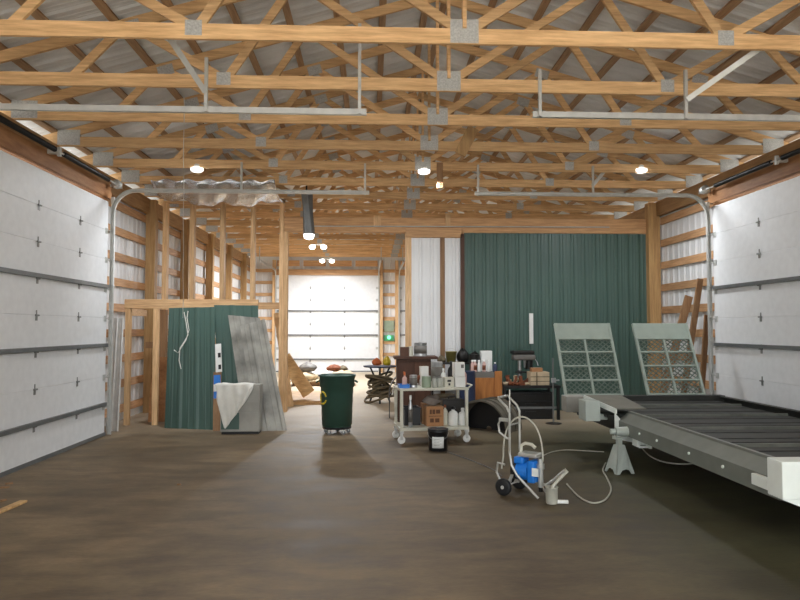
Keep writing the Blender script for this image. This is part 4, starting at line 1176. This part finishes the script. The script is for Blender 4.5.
part('gun_holder', MB().tube([(-.11, .07, .74), (-.12, .17, .74), (-.12, .19, .70), (-.12, .18, .62), (-.12, .10, .57), (-.11, .07, .56)], .011, 8).box((-.115, .13, .75), (.03, .10, .03)), M['chrome'], r)
part('gun_wand', MB().tube([(-.13, .055, .42), (-.13, .055, 1.06)], .008, 8), M['chrome'], r)
part('drain_tube', MB().tube([(-.10, .06, .14), (-.12, .17, .13), (-.12, .215, .21), (-.12, .20, .31), (-.12, .12, .30)], .012, 8), M['chrome'], r)
pts = []
for i in range(27):
    t_ = i/26; a = PI*(1-t_)
    pts.append((-.02, -.03 - .22*math.cos(a)*1.0, .36+.42*math.sin(a)**.8))
pts = [(-.06, .19, .24)] + [(p[0], -(p[1]+.06)+.0, p[2]) for p in pts][::1] 
part('hose_arch', MB().tube(sorted(pts, key=lambda p: -p[1]), .009, 8), M['hose'], r)
# strainer cup on the floor next to the sprayer
R_ = Matrix.Rotation(SY, 3, 'Z')
cp = cup.copy()
r = thing('strainer_cup', 'small grey pail with a spout beside the blue sprayer', 'pail', (cp.x, cp.y, 0))
part('body', MB().lathe([(0, 0), (.052, 0), (.056, .01), (.06, .15), (.064, .152), (.064, .16), (.055, .16), (.05, .012), (0, .012)], n=22, cap=False), M['hose'], r)
part('spout', MB().tube([(.05, -.02, .02), (.15, -.03, .02)], .019, 10), M['white'], r)
# hoses across the floor
def floor_hose(pix, rad, mat, label):
    pts = [fl(a, c, rad+.001) for a, c in pix]
    # smooth through the points
    out = []
    for i in range(len(pts)-1):
        p0 = pts[max(i-1, 0)]; p1 = pts[i]; p2 = pts[i+1]; p3 = pts[min(i+2, len(pts)-1)]
        for j in range(8):
            t_ = j/8
            out.append(.5*((2*p1)+(p2-p0)*t_+(2*p0-5*p1+4*p2-p3)*t_*t_+(-p0+3*p1-3*p2+p3)*t_**3))
    out.append(pts[-1])
    return single('hose', MB().tube(out, rad, 7), mat, label, 'hose')
floor_hose([(567, 484), (574, 492), (584, 500), (595, 503), (606, 499), (611, 489), (607, 478), (603, 470), (606, 463)], .009, M['hose'], 'grey hose looping on the floor from sprayer to jack stand')
floor_hose([(542, 456), (552, 452), (566, 450), (588, 451), (604, 452)], .007, M['hose'], 'thin pale hose stretched on the floor behind the sprayer')
floor_hose([(447, 452), (462, 457), (478, 463), (494, 470), (502, 476)], .006, M['strut'], 'thin dull cord on the floor between pail and sprayer')
floor_hose([(642, 448), (650, 456), (664, 462), (684, 464), (700, 462)], .009, M['hose'], 'pale hose lying under the trailer side rail')
# stick and chips on the floor at left
p0, p1 = fl(-4, 513, .012), fl(24, 501, .012)
board('wood_stick', p0, p1, .07, .022, M['ply'], 'pale wooden stick on the floor near the left door')
for i, (px, py) in enumerate(((4, 488), (9, 484), (3, 501), (179, 485))):
    p = fl(px, py)
    single('wood_chip', MB().box((0, 0, .008), (.09-.02*i, .04, .014), rz=.6*i), M['oldwood'], 'small dark wood chip on the floor, ' + ['beside the pale stick', 'nearest the left door edge', 'just under the stick end', 'alone in the open middle'][i], 'wood chip', loc=p, world=False)

# ------------------------------------------------------------------ back bay
pA = fl(287, 404)
r = thing('plywood_stack', 'stack of pale plywood sheets lying on the floor in the opening', 'plywood', (-1.2, 15.6, 0))
z = .0
single_sheets = []
r_loc = (-1.25, 15.8)
bpy.data.objects.remove(r)
for i in range(4):
    o = single('plywood_sheet', MB().bx(-2.3+.02*i, -.62-.015*i, 14.6+.02*i, 17.0, .001+i*.019, .001+i*.019+.018), M['ply'],
               'pale plywood sheet lying on the floor behind the bin, ' + ['lowest', 'second lowest', 'third up', 'topmost'][i] + ' of its stack', 'plywood', group='plywood sheets stacked on the floor')
# leaning plank
a0 = at(309, 393, 15.1); a0.z = .17
board('leaning_plank', a0+Vector((0, 0, .02)), at(284, 357, 15.3), .30, .05, M['ply'], 'wide pale plank leaning on the post behind the plywood stack', up=(0, 1, 0))
board('leaning_plank', (-1.72, 14.3, 0), (-1.98, 14.0, 2.0), .14, .04, M['stud'], 'narrow pine plank leaning by the stud wall behind grey sheets', up=(0, 1, 0))
# pallet table with bags
YG = 19.2
x0, x1 = at(292, 380, YG).x, at(352, 380, YG).x
r = thing('pallet', 'wooden pallet stack carrying sacks before the far door', 'pallet', ((x0+x1)/2, YG+.5, 0))
for i in range(3):
    y = YG+.05+i*.45
    part('runner', MB().bx(x0, x1, y, y+.06, 0, .10), M['oldwood'], r, world=True)
for i in range(9):
    y = YG+i*.115
    part('slat', MB().bx(x0, x1, y, y+.09, .101, .125), M['oldwood'], r, world=True)
part('deck_sheet', MB().bx(x0-.05, x1+.05, YG-.02, YG+1.03, .126, .15), M['tan'], r, world=True)
gb = 'sacks and bundles on the pallet'
zp = .151
lump('sack', (at(303, 370, YG+.3).x, YG+.3, zp), (.72, .7, .26), M['tan'], 'tan sack lying at the left of the pallet', 'sack', 21, gb)
lump('sack', (at(342, 370, YG+.3).x, YG+.3, zp), (.8, .65, .30), M['tan'], 'plump tan sack at the right of the pallet, behind the bin', 'sack', 22, gb)
lump('sack', (at(322, 370, YG+.75).x, YG+.80, zp), (.8, .36, .32), M['cloth'], 'white sack in the middle back of the pallet', 'sack', 23, gb)
lump('rag_bundle', (at(308, 365, YG+.45).x, YG+.45, zp+.25), (.55, .5, .26), M['greyboard'], 'dark grey bundle on top of the left sack', 'bundle', 24, gb)
lump('rag_bundle', (at(334, 365, YG+.4).x, YG+.40, zp+.27), (.42, .4, .18), M['rust'], 'reddish bundle on top of the right sack', 'bundle', 25, gb)
lump('rag_bundle', (at(343, 366, YG+.45).x, YG+.45, zp+.27), (.30, .35, .15), M['olive'], 'olive bundle on the right sack next to the reddish one', 'bundle', 26, gb)
lump('rag_bundle', (at(295, 368, YG+.5).x, YG+.5, zp+.2), (.3, .4, .18), M['greyrag'], 'grey bundle at the left edge of the pallet', 'bundle', 27, gb)
# stand with olive tangle
s0 = fl(380, 404)
r = thing('plant_stand', 'small dark stand wrapped in olive hose tangle, right of the opening', 'stand', (s0.x, s0.y+.25, 0))
for a in (.5, 2.6, 4.7):
    part('leg', MB().tube([(.26*math.cos(a), .26*math.sin(a), .01), (.07*math.cos(a), .07*math.sin(a), .45), (.26*math.cos(a), .26*math.sin(a), .80)], .022, 8), M['blacksteel'], r)
part('tray', MB().lathe([(.0, .80), (.36, .80), (.38, .83), (.36, .825), (0, .815)], n=26, cap=False), M['navy'], r)
m = MB()
rnd = random.Random(5)
for k in range(24):
    ph, tl = rnd.uniform(0, 6), rnd.uniform(-.5, .5)
    rr = rnd.uniform(.12, .33); zc_ = rnd.uniform(.16, .58)
    m.tube([(rr*math.cos(2*PI*i/18)+.03*math.cos(ph), rr*.9*math.sin(2*PI*i/18), max(.03, zc_+tl*rr*math.sin(2*PI*i/18+ph))) for i in range(18)], .026, 7, closed=True)
s0b = Vector((s0.x, s0.y+.25, 0))
single('hose_tangle', m, M['olive'], 'olive hose tangle heaped around the small dark stand', 'hose', loc=s0b, world=False)
lump('sack', (s0b.x-.07, s0b.y, .84), (.2, .2, .16), M['orange'], 'small orange bundle on the dark stand tray', 'bundle', 31)
lump('sack', (s0b.x+.16, s0b.y, .84), (.16, .2, .2), M['yellow'], 'small yellow bundle on the dark stand tray', 'bundle', 32)
# black curved fender leaning behind the cart end
f0 = Vector((at(405, 380, 12.5).x, 12.5, 0))
r = thing('wheel_fender', 'pair of black arched fender pieces standing beside the brown cabinet', 'fender', f0)
vs = []
for nm, rr, mt in (('arch', .42, M['black']), ('inner_arch', .37, M['cloth'])):
    m = MB(); N = 14; vs = []; fs = []
    for i in range(N+1):
        a = PI - i/N*PI*.62
        for rad, y in ((rr, -.12), (rr, .12), (rr-.012, .12), (rr-.012, -.12)):
            vs.append((rad*math.cos(a)+.12, y + (-.26 if nm == 'inner_arch' else 0), .46 + rad*math.sin(a)))
    for i in range(N):
        for k in range(4): fs.append((i*4+k, i*4+(k+1) % 4, i*4+4+(k+1) % 4, i*4+4+k))
    fs += [(3, 2, 1, 0), tuple(N*4+k for k in range(4))]
    part(nm, m.add(vs, fs), mt, r)
part('stay', MB().bx(-.302, -.288, -.12, .12, 0, .46), M['black'], r)
part('stay', MB().bx(.26, .29, -.38, .12, 0, .80), M['black'], r)
part('tie_bar', MB().bx(-.295, -.265, -.3, .0, .44, .47), M['black'], r)
# green panel with a small lamp on the back wall between the far doors
gp = at(389, 333, YB-.09)
r = thing('exit_lamp', 'small green lit panel on the far wall between the two doors', 'lamp', (gp.x, YB-.09, gp.z-.3))
part('panel', MB().bx(-.2, .2, -.02, .02, 0, .22), M['greenpanel'], r, bevel=.006)
part('lamp_face', MB().tube([(0, -.05, .13), (0, -.021, .13)], .07, 18), M['greenlamp'], r, label='glowing round lamp')
r = thing('notice_panel', 'pale green board mounted above the small lit panel', 'board', (gp.x, YB-.09, gp.z+.05))
part('sheet', MB().bx(-.19, .19, -.012, .012, 0, .42), M['greencan'], r)
part('edge', MB().bx(-.21, .21, -.018, .018, .421, .45), M['stud'], r)

# ------------------------------------------------------------------ overhead hangings
# silver film under the trusses at left
vs = []; fs = []; NU, NV = 44, 16
for j in range(NV+1):
    for i in range(NU+1):
        u, v = i/NU, j/NV
        x = -3.85 + 2.15*u; y = 11.6 + 1.55*v
        sag = .10*math.sin(PI*u)*math.sin(PI*v) + .05*math.sin(u*17+v*4)*math.sin(PI*v) + .025*math.sin(u*37+v*9)
        vs.append((x, y, 4.265 - sag - .17*math.sin(PI*v)**.5))
for j in range(NV):
    for i in range(NU):
        a = j*(NU+1)+i; fs.append((a, a+1, a+NU+2, a+NU+1))
o = single('plastic_film', MB().add(vs, fs, True), M['film'], 'crumpled silver plastic film slung under the trusses at left', 'plastic film')
sm = o.modifiers.new('thick', 'SOLIDIFY'); sm.thickness = .003
# rolled dark sleeve hanging with an emissive white mouth
hp = at(306, 200, 12.7)
r = thing('hanging_sleeve', 'dark grey sleeve hanging from the trusses with a bright mouth', 'sleeve', (hp.x, 12.7, 3.4))
vs = []; fs = []; N, K = 14, 20
for j in range(N+1):
    t_ = j/N
    for i in range(K):
        a = 2*PI*i/K; rr = .105*(1+.16*math.sin(5*a+t_*2)) * (1-.12*math.sin(PI*t_))
        vs.append((rr*math.cos(a)-.05*t_+.06, rr*math.sin(a), .08+t_*.82))
for j in range(N):
    for i in range(K): fs.append((j*K+i, j*K+(i+1) % K, (j+1)*K+(i+1) % K, (j+1)*K+i))
fs.append(tuple(range(N*K, N*K+K)))
part('sleeve', MB().add(vs, fs, True), M['strut'], r)
part('mouth', MB().lathe([(.02, -.02), (.085, .0), (.10, .07), (.10, .079), (.02, .079)], (.06, 0, 0), 18), M['lamp'], r)
part('strap', MB().bx(-.005, .025, -.02, .02, .905, 1.02), M['dark'], r)

# lamps: twin-bulb fittings in the back bay, bare lamps in the front
LIGHTS = []
def twin_lamp(px, py, Y, label):
    p = at(px, py, Y)
    r = thing('twin_lamp', label, 'lamp', (p.x, p.y, p.z), 0, 'twin bulb lamps in the back bay')
    part('base', MB().bx(-.06, .06, -.06, .06, .06, .09), M['white'], r)
    part('stem', MB().tube([(0, 0, .09), (0, 0, max(.1, ZB-p.z+.02))], .008, 8), M['galv'], r)
    for s in (-1, 1):
        part('bulb', MB().lathe([(0, -.07), (.06, -.06), (.095, -.01), (.08, .04), (.03, .06), (0, .06)], (s*.17, 0, 0), 16), M['lamp'], r)
        part('arm', MB().tube([(s*.05, 0, .07), (s*.17, 0, .075)], .012, 8), M['white'], r)
    LIGHTS.append((p.x, p.y, p.z-.16, 1))
twin_lamp(318, 247, 19.6, 'lit twin bulb lamp in the back bay, nearer of the two')
twin_lamp(327, 261, 23.4, 'lit twin bulb lamp in the back bay, closer to the far door')
def bare_lamp(px, py, Y, label):
    p = at(px, py, Y)
    r = thing('bare_lamp', label, 'lamp', (p.x, p.y, p.z), 0, 'bare lamps on the front trusses')
    part('holder', MB().lathe([(.05, .05), (.05, .08), (.03, max(.1, ZB-p.z)), (0, max(.1, ZB-p.z))], n=14), M['white'], r)
    part('bulb', MB().lathe([(0, -.03), (.07, -.03), (.10, -.01), (.10, .03), (.04, .05), (0, .05)], n=20), M['dimlamp'], r)
    LIGHTS.append((p.x, p.y, p.z-.14, 0))
bare_lamp(197, 170, CH(4), 'lit bare lamp under the trusses on the left side')
bare_lamp(641, 171, CH(4), 'lit bare lamp under the trusses on the right side')
bare_lamp(424, 172, CH(4)-.1, 'lit bare lamp at the middle of the fifth truss')

# ------------------------------------------------------------------ light
for i, (x, y, z, k) in enumerate(LIGHTS):
    ld = bpy.data.lights.new('lamp_light', 'AREA'); ld.shape = 'DISK'; ld.energy = (190 if y < 21 else 60) if k else 28; ld.size = .4
    ld.color = (.92, .96, 1)
    lo = bpy.data.objects.new('lamp_light', ld); COL.objects.link(lo); lo.location = (x, y, z)
sd = bpy.data.lights.new('sun', 'SUN'); sd.energy = 5.6; sd.angle = .01; sd.color = (1, .97, .92)
so = bpy.data.objects.new('sun', sd); COL.objects.link(so)
so.rotation_euler = Vector((.25, .35, -1)).to_track_quat('-Z', 'Y').to_euler()
W = bpy.data.worlds.new('overcast_sky'); S.world = W; W.use_nodes = True
nt = W.node_tree; bg = nt.nodes['Background']
tc = nt.nodes.new('ShaderNodeTexCoord'); sep = nt.nodes.new('ShaderNodeSeparateXYZ'); rp = nt.nodes.new('ShaderNodeValToRGB')
nt.links.new(tc.outputs['Generated'], sep.inputs[0])
mr = nt.nodes.new('ShaderNodeMapRange'); mr.inputs[1].default_value = -1; mr.inputs[2].default_value = 1
nt.links.new(sep.outputs['Z'], mr.inputs[0]); nt.links.new(mr.outputs[0], rp.inputs['Fac'])
e = rp.color_ramp.elements
e[0].position = .48; e[0].color = (.30, .29, .26, 1); e[1].position = .52; e[1].color = (.93, .97, 1, 1)
nt.links.new(rp.outputs['Color'], bg.inputs['Color'])
bg.inputs['Strength'].default_value = 1.6

vs_ = S.view_settings
vs_.view_transform = 'Standard'; vs_.look = 'None'; vs_.gamma = 1; vs_.use_curve_mapping = False
vs_.exposure = 1.2
